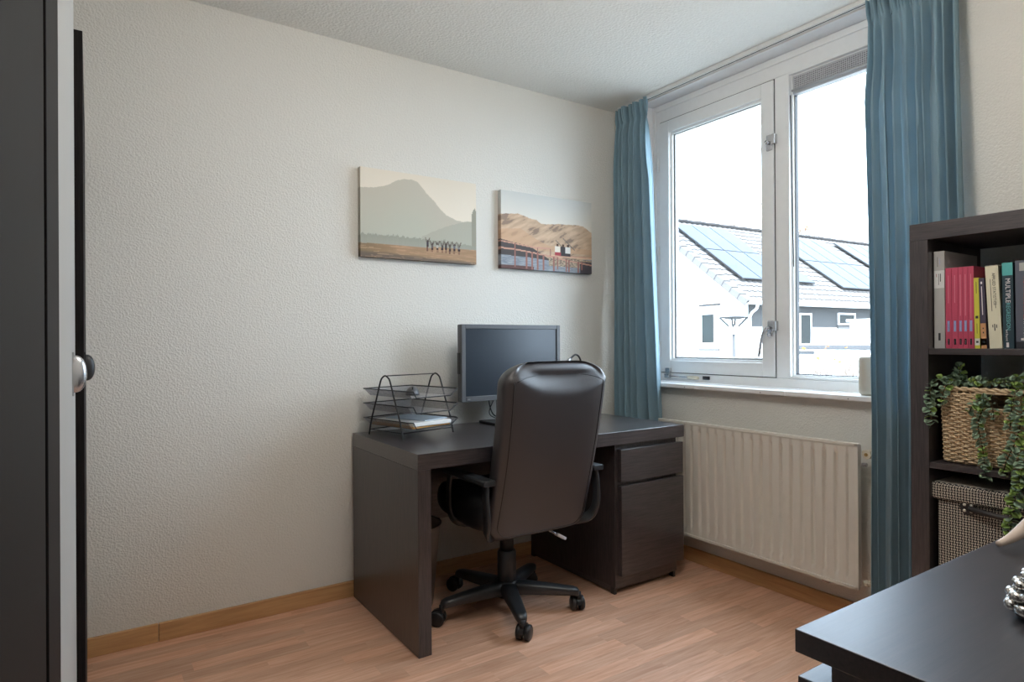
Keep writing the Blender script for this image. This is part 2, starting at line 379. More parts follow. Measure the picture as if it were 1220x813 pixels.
# sash with stepped glazing rebate
def frame_ring(bm, x0, x1, ya, yb, za, zb, t):   # ya>yb
    fbox(bm, x0, x1, ya, ya-t, za, zb); fbox(bm, x0, x1, yb+t, yb, za, zb)
    fbox(bm, x0, x1, ya-t, yb+t, za, za+t); fbox(bm, x0, x1, ya-t, yb+t, zb-t, zb)
sash = obj('casement_sash', (lambda bm: (frame_ring(bm, FX-.006, .16, SL-.004, SR+.004, .960, 2.358, .066), bm)[1])(B()), 'frame', win, bevel=.003)
bm = B(); frame_ring(bm, FX+.010, .155, SL-.070, SR+.070, 1.026, 2.292, .012); obj('glazing_bead', bm, 'frame', sash, bevel=.002)
bm = B(); frame_ring(bm, FX+.024, .150, SL-.082, SR+.082, 1.038, 2.280, .003); obj('rubber_seal', bm, 'seam', sash)
bm = B(); frame_ring(bm, FX+.026, .144, SL-.085, SR+.085, 1.041, 2.283, .007); obj('inner_bead', bm, 'frame', sash, bevel=.001)
bm = fbox(B(), .134, .140, SL-.094, SR+.094, 1.050, 2.268); obj('pane', bm, 'glass', sash)
bm = B(); frame_ring(bm, FX+.001, FX+.02, SL, SR, .956, 2.362, .004); obj('shadow_gap_seal', bm, 'seam', win)
# fixed light on the right
bm = B(); frame_ring(bm, FX-.004, .15, ML-.001, RR_+.001, .957, 2.361, .010); obj('fixed_frame', bm, 'frame', win, bevel=.002)
bm = B(); frame_ring(bm, FX+.015, .15, ML-.011, RR_+.011, .967, 2.351, .008); obj('bead', bm, 'frame', win, bevel=.002)
bm = B(); frame_ring(bm, FX+.028, .15, ML-.019, RR_+.019, .975, 2.343, .004); obj('seal', bm, 'seam', win)
obj('pane', fbox(B(), .136, .142, ML-.022, RR_+.022, .978, 2.265), 'glass', win)
# ventilation grille at the head of the fixed light
vt = obj('vent_grille', fbox(B(), .112, .150, ML-.022, RR_+.022, 2.262, 2.345), 'galv', win, bevel=.002)
vt.data.materials.clear(); vt.data.materials.append(plain('grey_vent_enamel', (.42, .43, .45, 1), .4))
obj('perforated_plate', fbox(B(), .109, .1125, ML-.03, RR_+.03, 2.287, 2.338), 'vent', vt)
bm = tube(B(), [(.108, ML-.02, 2.279), (.108, RR_+.02, 2.279)], .006, 10); obj('vent_lip', bm, vt.data.materials[0], vt, smooth=True)
# blind cord and wand left of the fixed pane
bm = tube(B(), spline([(.105, ML-.014, 2.26), (.10, ML-.020, 1.9), (.098, ML-.030, 1.47)], 6), .0026, 6); obj('control_wand', bm, 'galv', win)
bm = tube(B(), [(.118, ML-.022, 2.26), (.118, ML-.024, .99)], .0016, 6); obj('blind_cord', bm, 'cream', win)
# hinges
for z in (2.13, 1.62, 1.09):
    obj('hinge', tube(B(), [(FX-.010, SL+.004, z-.045), (FX-.010, SL+.004, z+.045)], .0065, 10), 'frame', win, smooth=True)
# espagnolette handles
def whandle(z, lever):
    h = obj('window_handle', box(B(), FX-.014, FX-.0062, SR+.008, SR+.038, z-.038, z+.038), 'chrome', sash, bevel=.004)
    bm = tube(B(), [(FX-.014, SR+.024, z), (FX-.034, SR+.024, z)], .009, 12)
    obj('spindle', bm, 'chrome', h, smooth=True)
    obj('strike', box(B(), FX-.026, FX-.001, SR-.014, SR+.004, z-.012, z+.034), 'chrome', h, bevel=.003)
    if lever:
        obj('lever', tube(B(), spline([(FX-.034, SR+.022, z+.006), (FX-.040, SR+.045, z-.03), (FX-.040, SR+.066, z-.135)], 5), .0062, 8), 'chrome', h, smooth=True)
        obj('lock', tube(B(), [(FX-.015, SR+.020, z-.030), (FX-.032, SR+.020, z-.030)], .008, 12), 'chrome', h, smooth=True)
    else:
        obj('lever', tube(B(), spline([(FX-.034, SR+.024, z), (FX-.036, SR+.05, z-.03), (FX-.036, SR+.072, z-.098)], 5), .003, 8), 'white', h, smooth=True)
whandle(2.065, False); whandle(1.190, True)
# window stay at the bottom left
st = obj('window_stay', tube(B(), [(FX-.018, -.335, .940), (FX-.018, -.535, .938)], .0035, 8), 'chrome', win, smooth=True)
obj('stay_clamp', box(B(), FX-.026, FX-.004, -.345, -.312, .955, .985), 'chrome', st, bevel=.004)
obj('stay_bracket', box(B(), FX-.024, FX-.001, -.338, -.305, .928, .952), 'chrome', st, bevel=.003)
obj('stay_knob', tube(B(), [(FX-.018, -.47, .938), (FX-.018, -.535, .937)], .0095, 12), 'cream', st, smooth=True)
obj('stay_plate', box(B(), FX-.012, FX-.0005, -.60, -.56, .930, .948), 'steel_dark', st, bevel=.002)
# sill board in three lengths
sl = semp('window_2'); sl.name = 'trim_2'
for a, b in ((-.195, -.62), (-.6205, -1.12), (-1.1205, -1.80)):
    obj('sill_board', fbox(B(), -.05, -.0003, a, b, .889, .911), 'sill', sl, bevel=.004)
obj('sill_board', fbox(B(), .0003, .112, WY1-.001, WY0+.001, .8895, .911), 'sill', sl)
for y in (-.56, -1.0, -1.4): obj('sill_screw', tube(B(), [(-.051, y, .897), (-.0495, y, .897)], .0022, 8), 'seam', sl)
# own eave outside above the window
struct(obj('trim_3', box(B(), .86, .92, -5.5, 3.5, 2.548, 2.548+.14), 'frame'))

# added glowing globe, unseen overhead, that lifts the interior light
FILL_GLOW = 3.0
clt = thing('fill_globe', 'unseen opal globe added under the middle of the ceiling as fill light', 'lamp', (-1.58, -1.80, H-.0005))
obj('ceiling_cup', lathe(B(), [(.05, 0), (.05, -.02), (.01, -.035)], n=24), 'white', clt, smooth=True)
obj('cord', tube(B(), [(0, 0, -.034), (0, 0, -.13)], .003, 6), 'white', clt)
xl = N('opal_fill_glow'); xl.b.inputs['Emission Color'].default_value = (1, .96, .90, 1); xl.b.inputs['Emission Strength'].default_value = FILL_GLOW
M['lamp'] = xl.m  # glow of the added fill globe
obj('globe', sphere(B(), (0, 0, -.29), .17, 32, 20), 'lamp', clt, smooth=True)

# ------------------------------------------------------------------ curtain rail
cr = thing('curtain_rail', 'white ceiling-mounted curtain rail along the top of the window recess', 'curtain rail')
obj('rail_track', box(B(), -.036, -.006, -.985, -.06, H-.020, H-.0005), 'rail', cr, bevel=.002)
obj('rail_track', box(B(), -.036, -.006, -1.84, -.987, H-.020, H-.0005), 'rail', cr, bevel=.002)
obj('rail_groove', box(B(), -.024, -.018, -1.838, -.062, H-.0206, H-.0195), 'seam', cr)

def curtain(name, label, path, zt, zb, folds, amp, seed, xoff, squash=False):
    """path(t) -> (y_left, y_right) for t 0 top..1 bottom"""
    rnd = random.Random(seed); n = folds*18; nz_ = 90
    ph = [rnd.uniform(-.45, .45) for _ in range(folds+2)]; am = [rnd.uniform(.6, 1.25) for _ in range(folds+2)]
    root = thing(name, label, 'curtain', (xoff(0), path(0)[0], zb), 0, 'curtains at the window')
    rx, ry, rzz = root.location
    bm = B(); grid = []
    for i in range(nz_+1):
        t = i/nz_; t = t**1.35; z = zt+(zb-zt)*t; ya, yb = path(t); rowv = []
        d = zt-z
        for j in range(n+1):
            s = j/n; k = s*folds; ki = int(min(k, folds-1)); f = k-ki
            a = am[ki]*(1-f)+am[ki+1]*f; p = ph[ki]*(1-f)+ph[ki+1]*f
            ang = 2*PI*(k+p*min(1, d/.5+.1))
            # pinch pleats: sharp narrow at the header, easing out below
            hdr = max(0, 1-abs(d-.085)/.06)
            sh = sin(ang); sh2 = math.copysign(abs(sh)**.75, sh)
            A = amp*a*(.50+.5*min(1, d/.35))*(1-.55*hdr)
            A *= (1+.12*sin(3.1*t+ki*1.7))
            x = xoff(t)+A*sh2+.006*sin(ang*.5+t*5)
            lat = (yb-ya)*(s+.10/folds*sin(2*ang)*min(1, d/.3))
            y = ya+lat+.003*sin(t*6+seed+3*s)
            if d < .09: x += .009*sin(ang*3)*min(1, (.09-d)/.02)
            if squash and z < 1.525 and y < -1.66: y += (-1.66-y)*.66*min(1, (1.525-z)/.04)
            rowv.append(bm.verts.new((x-rx, y-ry, z-rzz)))
        grid.append(rowv)
    for A_, C_ in zip(grid, grid[1:]):
        for j in range(n): bm.faces.new((A_[j], A_[j+1], C_[j+1], C_[j]))
    o = obj('cloth', bm, 'curtain', root, smooth=True, recalc=False)
    so = o.modifiers.new('solid', 'SOLIDIFY'); so.thickness = .0025
    for k in range(folds):
        yy = path(0)[0]+(path(0)[1]-path(0)[0])*(k+.5)/folds
        bm = tube(B(), spline([(xoff(0)-rx+.004, yy-ry, zt-rzz-.03), (xoff(0)-rx+.006, yy-ry, zt-rzz+.004), (-.021-rx, yy-ry, H-.019-rzz)], 4), .0022, 6)
        obj('hook', bm, 'white', root)
    return root
curtain('curtain', 'teal curtain hanging in the corner left of the window, behind the desk', lambda t: (lerp(-.085, -.125, t), lerp(-.335, -.425, min(1, t*1.35))), 2.452, .03, 6, .036, 3,
        lambda t: lerp(-.062, -.088, min(1, t*1.6)))
curtain('curtain', 'wide teal curtain between the window and the bookshelf', lambda t: (lerp(-1.490, -1.535, min(1, t*1.5))-.012*sin(min(1, t*6)*PI), lerp(-1.795, -1.845, min(1, t*2))), 2.452, .03, 9, .031, 8,
        lambda t: lerp(-.062, -.112, min(1, t*1.6)), True)

# ------------------------------------------------------------------ radiator
rd = thing('radiator', 'cream panel radiator with vertical flutes below the window', 'radiator', (-.1, -.95, .165))
ya, yb, za, zb, rx0, rx1 = -.445, -1.466, .165, .73, -.112, -.052
def rl(bm):
    for v in bm.verts: v.co -= Vector((-.1, -.95, .165))
    return bm
bm = B(); cols = []
ys = []; edge = .035
prof = []
npts = 700
for i in range(npts+1):
    y = ya+(yb-ya)*i/npts; e = min(ya-y, y-yb)
    k = ((y-(-1.430))/.0483); f = k-math.floor(k)
    d = 0
    if e > edge: d = .016*(1-1/(1+math.exp(-(min(f, 1-f)-.15)*60)))
    prof.append((y, d))
zz = [(za, 0), (za+.035, 0), (za+.05, 1), (zb-.05, 1), (zb-.035, 0), (zb, 0)]
g = [[bm.verts.new((rx0+d*kf, y, z)) for y, d in prof] for z, kf in zz]
for A_, C_ in zip(g, g[1:]):
    for j in range(npts): bm.faces.new((A_[j], A_[j+1], C_[j+1], C_[j]))
o = obj('front_panel', rl(bm), 'radiator', rd, smooth=True)
bm = B(); box(bm, rx0, rx0+.012, yb-.004, yb, za, zb); box(bm, rx0, rx0+.012, ya, ya+.004, za, zb)
box(bm, rx0-.004, rx0+.002, yb-.004, ya+.004, zb-.012, zb+.002); box(bm, rx0-.004, rx0+.002, yb-.004, ya+.004, za-.002, za+.012)
box(bm, rx0-.004, rx0+.002, yb-.005, yb+.010, za, zb); box(bm, rx0-.004, rx0+.002, ya-.010, ya+.005, za, zb)
obj('panel_rim', rl(bm), 'radiator', rd, bevel=.002)
obj('side_panel', rl(box(B(), rx0+.01, rx0+.024, yb-.003, yb, za+.01, zb-.005)), 'radiator', rd)
obj('side_panel', rl(box(B(), rx0+.01, rx0+.024, ya, ya+.003, za+.01, zb-.005)), 'radiator', rd)
obj('back_panel', rl(box(B(), rx0+.0175, rx0+.024, yb+.001, ya-.001, za+.01, zb-.012)), 'radiator', rd)
obj('top_cap', rl(box(B(), rx0, rx0+.024, yb, ya, zb-.011, zb+.001)), 'radiator', rd, bevel=.002)
vv = obj('thermostat_valve', rl(tube(B(), [(-.072, -1.470, .690), (-.072, -1.486, .690)], .012, 10)), 'brass', rd, smooth=True)
obj('valve_knob', rl(tube(B(), [(-.104, -1.497, .692), (-.066, -1.497, .692)], .0185, 8)), 'cream', vv, bevel=.002)
obj('valve_screw', rl(tube(B(), [(-.107, -1.497, .692), (-.102, -1.497, .692)], .007, 8)), 'brass', vv)
obj('bleed_plug', rl(tube(B(), [(-.08, -1.469, .648), (-.08, -1.487, .648)], .008, 6)), 'chrome', rd)
pv = obj('return_valve', rl(tube(B(), [(-.075, -1.469, .188), (-.075, -1.505, .188)], .009, 10)), 'cream', rd, smooth=True)
obj('valve_nut', rl(tube(B(), [(-.075, -1.478, .188), (-.075, -1.490, .188)], .0135, 6)), 'cream', pv)
obj('pipe', rl(tube(B(), spline([(-.075, -1.500, .188), (-.074, -1.525, .186), (-.073, -1.531, .150), (-.073, -1.531, .001)], 5), .0075, 10)), 'cream', pv, smooth=True)
for y in (-.65, -1.32): obj('wall_bracket', rl(box(B(), rx0+.0245, -.0005, y-.015, y+.015, .2, .68)), 'radiator', rd)
obj('bracket_clip', rl(box(B(), -.095, -.08, -1.34, -1.31, .148, .163)), 'chrome', rd)

# ------------------------------------------------------------------ desk
dk = thing('desk', 'black-brown wooden desk with drawer cabinet along the white wall', 'desk', (-.9, -.36, 0))
def dl(bm):
    for v in bm.verts: v.co -= Vector((-.9, -.36, 0))
    return bm
DX0, DX1, DY0, DY1 = -1.605, -.206, -.692, -.020
obj('desk_top', dl(box(B(), DX0, DX1, DY0, DY1, .674, .732)), 'wood_x', dk, bevel=.0015)
obj('side_panel', dl(box(B(), DX0, DX0+.052, DY0, DY1, .001, .6735)), 'wood_z', dk, bevel=.0015)
obj('back_panel', dl(box(B(), DX0+.052, -.635, -.075, -.055, .30, .6735)), 'wood_x', dk)
cab = obj('cabinet', dl(box(B(), -.634, -.236, -.667, DY1, .031, .6735)), 'wood_z', dk, bevel=.001)
obj('plinth', dl(box(B(), -.634, -.240, -.640, DY1-.01, .0085, .031)), 'wood_x', cab)
for x, y in ((-.628, -.655), (-.248, -.655), (-.628, -.04), (-.248, -.04)): obj('foot', dl(box(B(), x-.006, x+.008, y-.006, y+.02, .0, .031)), 'blackp', cab)
dr = obj('drawer', dl(box(B(), -.618, -.214, DY0, -.669, .505, .650)), 'wood_x', dk, bevel=.0015)
dd = obj('door', dl(box(B(), -.616, -.212, DY0, -.669, .085, .487)), 'wood_x', dk, bevel=.0015)
obj('door_lower_front', dl(box(B(), -.634, -.240, -.6685, -.6672, .032, .085)), 'wood_x', dk)

# ------------------------------------------------------------------ office chair
CX, CY = -1.110, -.512
ch = thing('office_chair', 'black leatherette office swivel chair in front of the desk', 'chair', (CX, CY, 0))
def cl(bm):
    for v in bm.verts: v.co -= Vector((CX, CY, 0))
    return bm
hub = obj('base_hub', cl(lathe(B(), [(.030, .052), (.046, .06), (.050, .10), (.048, .118), (.043, .127)], (CX, CY, 0), 24)), 'nylon', ch, smooth=True)
A0 = [177, 248, 321, 33, 105]
for i, a in enumerate(A0):
    a = math.radians(a); dv = Vector((cos(a), sin(a), 0)); sv = Vector((-sin(a), cos(a), 0)); rings = []
    for t in [0, .08, .25, .5, .75, .9, .97, 1.0]:
        r = .03+t*.275; wd = .034-.011*t; top = .124-.024*t**1.3; th = .060-.028*t
        if t > .95: top -= .006*(t-.95)/.05; wd *= .8
        if t >= 1: wd *= .6; top -= .006; th *= .6
        cz = top-th/2; ring = []
        for j in range(16):
            an = 2*PI*j/16; cx_, cz_ = cos(an), sin(an)
            px = math.copysign(abs(cx_)**.6, cx_)*wd; pz = math.copysign(abs(cz_)**.6, cz_)*th/2
            ring.append(Vector((CX, CY, cz))+dv*r+sv*px+Vector((0, 0, pz)))
        rings.append(ring)
    arm = obj('base_arm', cl(loft(B(), rings)), 'nylon', ch, smooth=True)
    e = Vector((CX, CY, 0))+dv*.302
    sw = [2.4, .6, 1.2, 2.9, 2.0][i]; wd_ = Vector((cos(sw), sin(sw), 0)); wp = Vector((-sin(sw), cos(sw), 0)); c = e+wd_*.016
    cas = obj('caster', cl(tube(B(), [e+Vector((0, 0, .052)), e+Vector((0, 0, .082))], .011, 10)), 'blackp', arm, smooth=True)
    # hood
    bm = B(); rings = []
    for k in range(9):
        an = -.35+k*(PI+.35)/8; p = c+wd_*cos(an)*.033+Vector((0, 0, .0312+sin(an)*.034)); q = c+wd_*cos(an)*.026+Vector((0, 0, .0312+sin(an)*.026))
        rings.append([p-wp*.008, p+wp*.008, q+wp*.008, q-wp*.008])
    loft(bm, rings); cas2 = obj('caster', cl(bm), 'blackp', arm); 
    bpy.data.objects.remove(cas2) if False else None
    cas2.name = 'caster_hood'
    for sgn in (-1, 1):
        cc = c+wp*sgn*.0175+Vector((0, 0, .0302))
        bm = B(); mt = Matrix.Translation(cc) @ wp.to_track_quat('Z', 'Y').to_matrix().to_4x4()
        lathe(bm, [(.024, -.0105), (.0295, -.007), (.0298, .007), (.024, .0105)], (0, 0, 0), 20, mt)
        obj('wheel', cl(bm), 'blackp', arm, smooth=True)
col_ = obj('gas_column', cl(lathe(B(), [(.028, .10), (.0405, .105), (.0395, .245), (.036, .25), (.036, .252)], (CX, CY, 0), 24)), 'nylon', ch, smooth=True)
obj('piston', cl(lathe(B(), [(.030, .252), (.028, .33), (.028, .40)], (CX, CY, 0), 20)), 'blackp', ch, smooth=True)
mech = obj('tilt_mechanism', cl(box(B(), CX-.09, CX+.09, CY-.13, CY+.09, .365, .405)), 'blackm', ch, bevel=.006)
obj('lever', cl(tube(B(), spline([(CX+.08, CY-.05, .378), (CX+.12, CY-.10, .350), (CX+.155, CY-.14, .326)], 5), .005, 8)), 'chrome', mech, smooth=True)
bm = B(); mt = Matrix.Translation((CX+.172, CY-.150, .316)) @ Matrix.Rotation(.55, 4, 'Y') @ Matrix.Rotation(-.3, 4, 'Z')
box(bm, -.022, .022, -.018, .018, -.006, .006, mat=mt); obj('lever_paddle', cl(bm), 'white', mech, bevel=.003, seg=3)
def sring(cx, cy, cz, hx, hy, n=40, p=.35, ax=(1, 0, 0), ay=(0, 1, 0), tilt=0):
    out = []; ax = Vector(ax); ay = Vector(ay)
    for j in range(n):
        a = 2*PI*j/n; c_, s_ = cos(a), sin(a)
        out.append(Vector((cx, cy, cz))+ax*math.copysign(abs(c_)**p, c_)*hx+ay*math.copysign(abs(s_)**p, s_)*hy)
    return out
# seat
rings = []
for zc, k in ((.402, .80), (.404, .90), (.412, .96), (.43, .99), (.46, 1.0), (.485, .985), (.502, .95), (.514, .88), (.520, .74), (.520, .4)):
    rg = sring(CX, CY+.030, zc, .243*k, .228*k, 48, .45)
    for v in rg:
        f = (v.y-(CY+.030))/.228; v.z += .022*max(0, f)-(.03*max(0, f-.6) if k < .95 else 0)-.012*max(0, -f)
    rings.append(rg)
obj('seat', cl(loft(B(), rings)), 'leather_dk', ch, smooth=True)
def rear_y(x, z, off=.0):
    t = (z-zb0)/(zt0-zb0); hw = max(half_w(z), .01); d = min(zt0-z, z-zb0)
    th = .105*(.86+.14*sin(PI*t))*(1 if t < .75 else 1+.12*sin(PI*(t-.75)/.25*.5))
    er = .045 if z > .7 else .022; kk = math.sqrt(max(0.0, 1-(max(0, er-d)/er)**2)); ht = max(th/2*kk, .003)
    c_ = min(1, abs(x/hw))**(1/.42); s_ = math.sqrt(max(0, 1-c_*c_))
    y = back_y(z)+th/2-s_**.55*ht; cu = zt0-.066-.058*max(0, 1-((x-.02)/.215)**2)
    if z > cu: y += min(.034, (z-cu)*.55)*min(1, (1-abs(x)/max(hw, .01))*6+.3)
    return y-off
# backrest: lofted upholstered shell leaning back
def back_y(z):      # y of rear face
    t = (z-.385)/.67; return -.757-.155*t-.028*sin(PI*min(1, max(0, t)))*.6
zb0, zt0 = .372, 1.060; Rt = .085; Rb = .075
def half_w(z):
    W = lerp(.238, .246, (z-zb0)/(zt0-zb0))-.006*sin(PI*(z-zb0)/(zt0-zb0))
    d = zt0-z
    if d < .085: W = W-.15+.15*math.sqrt(max(0, 1-((.085-d)/.085)**2))
    d = z-zb0
    if d < Rb: W = W-Rb+math.sqrt(max(0, Rb*Rb-(Rb-d)**2))
    return W
def make_back(name, z0, z1, front, mat, inset=0, rear_extra=0., thick=.105):
    rings = []; n = 72; steps = 60
    for i in range(steps+1):
        u = i/steps; z = zb0+(zt0-zb0)*(.5-.5*cos(PI*u)); t = (z-zb0)/(zt0-zb0)
        hw = max(half_w(z), .01); d = min(zt0-z, z-zb0)
        th = thick*(.86+.14*sin(PI*t))*(1 if t < .75 else 1+.12*sin(PI*(t-.75)/.25*.5))
        er = .045 if z > .7 else .022; kk = math.sqrt(max(0.0, 1-(max(0, er-d)/er)**2)); ht = max(th/2*kk, .003)
        yr = back_y(z); cy_ = yr+th/2; ring = []
        for j in range(n):
            a = 2*PI*j/n; c_, s_ = cos(a), sin(a)
            px = math.copysign(abs(c_)**.42, c_)*hw; py = math.copysign(abs(s_)**.55, s_)*ht
            y = cy_+py; x = CX+px
            if s_ < 0:
                cu = zt0-.066-.058*max(0, 1-((px-.02)/.215)**2)  # curved top edge of the flat back panel
                if z > cu:
                    dd_ = z-cu; y += min(.034, dd_*.55)*min(1, (1-abs(px)/max(hw, .01))*6+.3)
                    if z > zt0-.050: y -= .006*sin(PI*min(1, (z-(zt0-.050))/.050))
            else:
                y += .012*sin(t*PI*4)*(1-(px/hw)**2) if hw > .05 else 0
            ring.append((x, y, z))
        rings.append(ring)
    return obj(name, cl(loft(B(), rings)), mat, ch, smooth=True)
bk = make_back('backrest', zb0, zt0, 1, 'leather')
# seam piping that outlines the rear panel
P_ = []
inset = .87; corner = half_w(zb0+.075)*inset
for k in range(40):
    z = lerp(zt0-.075, zb0+.075, k/39); x = -half_w(z)*inset; P_.append((CX+x, rear_y(x, z, .0005), z))
for k in range(1, 12):
    a = k/12*PI/2; x = .055*(1-cos(a))-corner; z = zb0+.075-.055*sin(a); P_.append((CX+x, rear_y(x, z, .0005), z))
for k in range(21):
    x = lerp(-.155, .155, k/20); P_.append((CX+x, rear_y(x, zb0+.020, .0005), zb0+.020))
for k in range(11, 0, -1):
    a = k/12*PI/2; x = corner-.055*(1-cos(a)); z = zb0+.075-.055*sin(a); P_.append((CX+x, rear_y(x, z, .0005), z))
for k in range(40):
    z = lerp(zb0+.075, zt0-.075, k/39); x = half_w(z)*inset; P_.append((CX+x, rear_y(x, z, .0005), z))
obj('piping', cl(tube(B(), P_, .0018, 6)), 'leather_dk', bk, smooth=True)
P_ = []
for k in range(41):
    x = lerp(-.20, .205, k/40); z = zt0-.050-.022*abs(x/.2)**4; P_.append((CX+x, rear_y(x, z, .0), z))
obj('top_seam', cl(tube(B(), P_, .0013, 6)), 'leather_dk', bk, smooth=True)
# armrests
for sx in (-1, 1):
    xa = CX+sx*.262
    pad = []
    for t, y in ((0, -.795), (.06, -.805), (.5, -.65), (.94, -.49), (1, -.475)):
        k = .6 if t in (0, 1) else 1
        pad.append([Vector((xa+px*.026*k, y, .605+(.012 if 0 < t < 1 else .006)+pz*.011*k-.0)) for px, pz in ((-1, -.6), (-.8, -1), (.8, -1), (1, -.6), (1, .5), (.8, 1), (-.8, 1), (-1, .5))])
    pad[0], pad[1] = pad[1], pad[0]
    ar = obj('armrest', cl(loft(B(), [pad[0], pad[2], pad[3], pad[4]])), 'nylon', ch, bevel=.003)
    def strip(pts, w_=.020, th=.007):
        pts = spline(pts, 6); rings = []
        for i, p in enumerate(pts):
            a = pts[max(i-1, 0)]; b = pts[min(i+1, len(pts)-1)]; t = (b-a).normalized(); nrm = Vector((sx, 0, 0)); nrm = (nrm-t*nrm.dot(t)).normalized(); s = t.cross(nrm)
            rings.append([p+s*w_*u_+nrm*th*v_ for u_, v_ in ((-1, -.5), (-.7, -1), (.7, -1), (1, -.5), (1, .5), (.7, 1), (-.7, 1), (-1, .5))])
        return loft(B(), rings)
    obj('arm_support', cl(strip([(xa, -.775, .607), (xa+sx*.004, -.782, .55), (xa, -.785, .47), (xa-sx*.012, -.76, .415), (xa-sx*.06, -.72, .395), (xa-sx*.12, -.68, .395)])), 'nylon', ar, smooth=True)
    obj('arm_support', cl(strip([(xa, -.50, .607), (xa+sx*.002, -.49, .54), (xa-sx*.002, -.485, .46), (xa-sx*.02, -.50, .41), (xa-sx*.08, -.52, .397), (xa-sx*.12, -.53, .396)], .018, .006)), 'nylon', ar, smooth=True)

# ------------------------------------------------------------------ waste bin under the desk
wb = thing('waste_bin', 'smoky grey tapered waste bin on the floor under the desk', 'bin', (-1.425, -.235, 0))
bm = lathe(B(), [(.092, .004), (.094, 0.0), (.128, .345), (.131, .352), (.126, .350), (.091, .008)], (0, 0, 0), 32)
obj('body', bm, 'bin', wb, smooth=True)
obj('rim', tube(B(), [(.130*cos(a*PI/16), .130*sin(a*PI/16), .351) for a in range(32)], .004, 8, closed=True), 'blackp', wb, smooth=True)

# ------------------------------------------------------------------ monitor
MX, MY = -.8655, -.200
mo = thing('monitor', 'dark grey widescreen monitor standing switched off on the desk', 'monitor', (MX, MY, .732))
def ml(bm):
    for v in bm.verts: v.co -= Vector((MX, MY, .732))
    return bm
w2 = .2875; z0, z1 = .855, 1.217
body = obj('housing', ml(box(B(), MX-w2, MX+w2, MY, MY+.035, z0, z1)), 'greyp', mo, bevel=.006, seg=3)
bm = B(); bz = .021
box(bm, MX-w2, MX-w2+bz, MY-.008, MY, z0, z1); box(bm, MX+w2-bz, MX+w2, MY-.008, MY, z0, z1)
box(bm, MX-w2+bz, MX+w2-bz, MY-.008, MY, z0, z0+bz+.004); box(bm, MX-w2+bz, MX+w2-bz, MY-.008, MY, z1-bz, z1)
obj('bezel', ml(bm), 'greyp', mo, bevel=.002)
obj('screen', ml(box(B(), MX-w2+bz, MX+w2-bz, MY-.002, MY-.0005, z0+bz+.004, z1-bz)), 'screen', mo)
obj('badge', ml(box(B(), MX-w2+.030, MX-w2+.046, MY-.0088, MY-.008, z0+.010, z0+.0145)), 'chrome', mo)
obj('rear_cover', ml(box(B(), MX-.16, MX+.16, MY+.035, MY+.060, .93, 1.15)), 'blackp', mo, bevel=.01)
obj('side_port', ml(box(B(), MX-w2-.004, MX-w2+.02, MY+.006, MY+.03, .985, 1.085)), 'blackp', mo, bevel=.003)
obj('stand_column', ml(box(B(), MX-.045, MX+.045, MY+.062, MY+.085, .742, 1.06)), 'blackp', mo, bevel=.004)
obj('stand_base', ml(box(B(), MX-.105, MX+.13, MY-.010, MY+.150, .7325, .745)), 'blackp', mo, bevel=.004)
obj('cable', ml(tube(B(), spline([(MX-.09, MY+.062, .96), (MX-.095, MY+.07, .86), (MX-.06, MY+.09, .78), (MX+.0, MY+.10, .752), (MX+.05, MY+.15, .7375)], 6), .0032, 8)), 'blackp', mo, smooth=True)
obj('cable', ml(tube(B(), spline([(MX+.0, MY+.062, .95), (MX-.055, MY+.095, .84), (MX-.065, MY+.11, .775), (MX+.03, MY+.15, .7365)], 6), .0026, 8)), 'blackp', mo, smooth=True)

# ------------------------------------------------------------------ desk lamp behind the chair
lp = thing('desk_lamp', 'small black gooseneck desk lamp behind the office chair', 'lamp', (-.40, -.16, .732))
obj('lamp_base', lathe(B(), [(.055, .0005), (.058, .004), (.055, .014), (.012, .018)], n=28), 'blackp', lp, smooth=True)
obj('gooseneck', tube(B(), spline([(0, 0, .015), (.006, 0, .16), (.004, 0, .265), (-.010, 0, .315), (-.040, -.002, .332), (-.075, -.004, .312)], 7), .0048, 10), 'blackp', lp, smooth=True)
obj('lamp_head', tube(B(), [(-.070, -.004, .316), (-.086, -.004, .304), (-.118, -.006, .278), (-.128, -.006, .268)], [.006, .0085, .011, .010], 14), 'chrome', lp, smooth=True)

# ------------------------------------------------------------------ letter tray rack
TA = math.radians(14); TO = Vector((-1.405, -.205, .732))
tr_ = thing('letter_tray_rack', 'black wire mesh letter tray rack with three tiers on the left end of the desk', 'letter tray', TO, TA)
WR = .0036
for sx in (-.139, .139):
    pts = [(sx, -.116, .003), (sx, -.100, .075), (sx, -.030, .245)]
    pts = [(sx, -.118, .003), (sx, -.100, .07), (sx, -.065, .155), (sx, -.034, .235), (sx, -.018, .254), (sx, 0, .261), (sx, .018, .254), (sx, .034, .235), (sx, .065, .155), (sx, .100, .07), (sx, .118, .003)]
    obj('end_frame', tube(B(), spline(pts, 4), WR, 8), 'blackm', tr_, smooth=True)
obj('cross_bar', tube(B(), [(-.139, 0, .2605), (.139, 0, .2605)], .0022, 8), 'blackm', tr_, smooth=True)
obj('cross_bar', tube(B(), [(-.137, -.112, .026), (.137, -.112, .026)], .0022, 8), 'blackm', tr_, smooth=True)
obj('cross_bar', tube(B(), [(-.137, .112, .026), (.137, .112, .026)], .0022, 8), 'blackm', tr_, smooth=True)
obj('cross_bar', tube(B(), [(-.137, -.112, .026), (-.137, .112, .026)], .0022, 8), 'blackm', tr_, smooth=True)
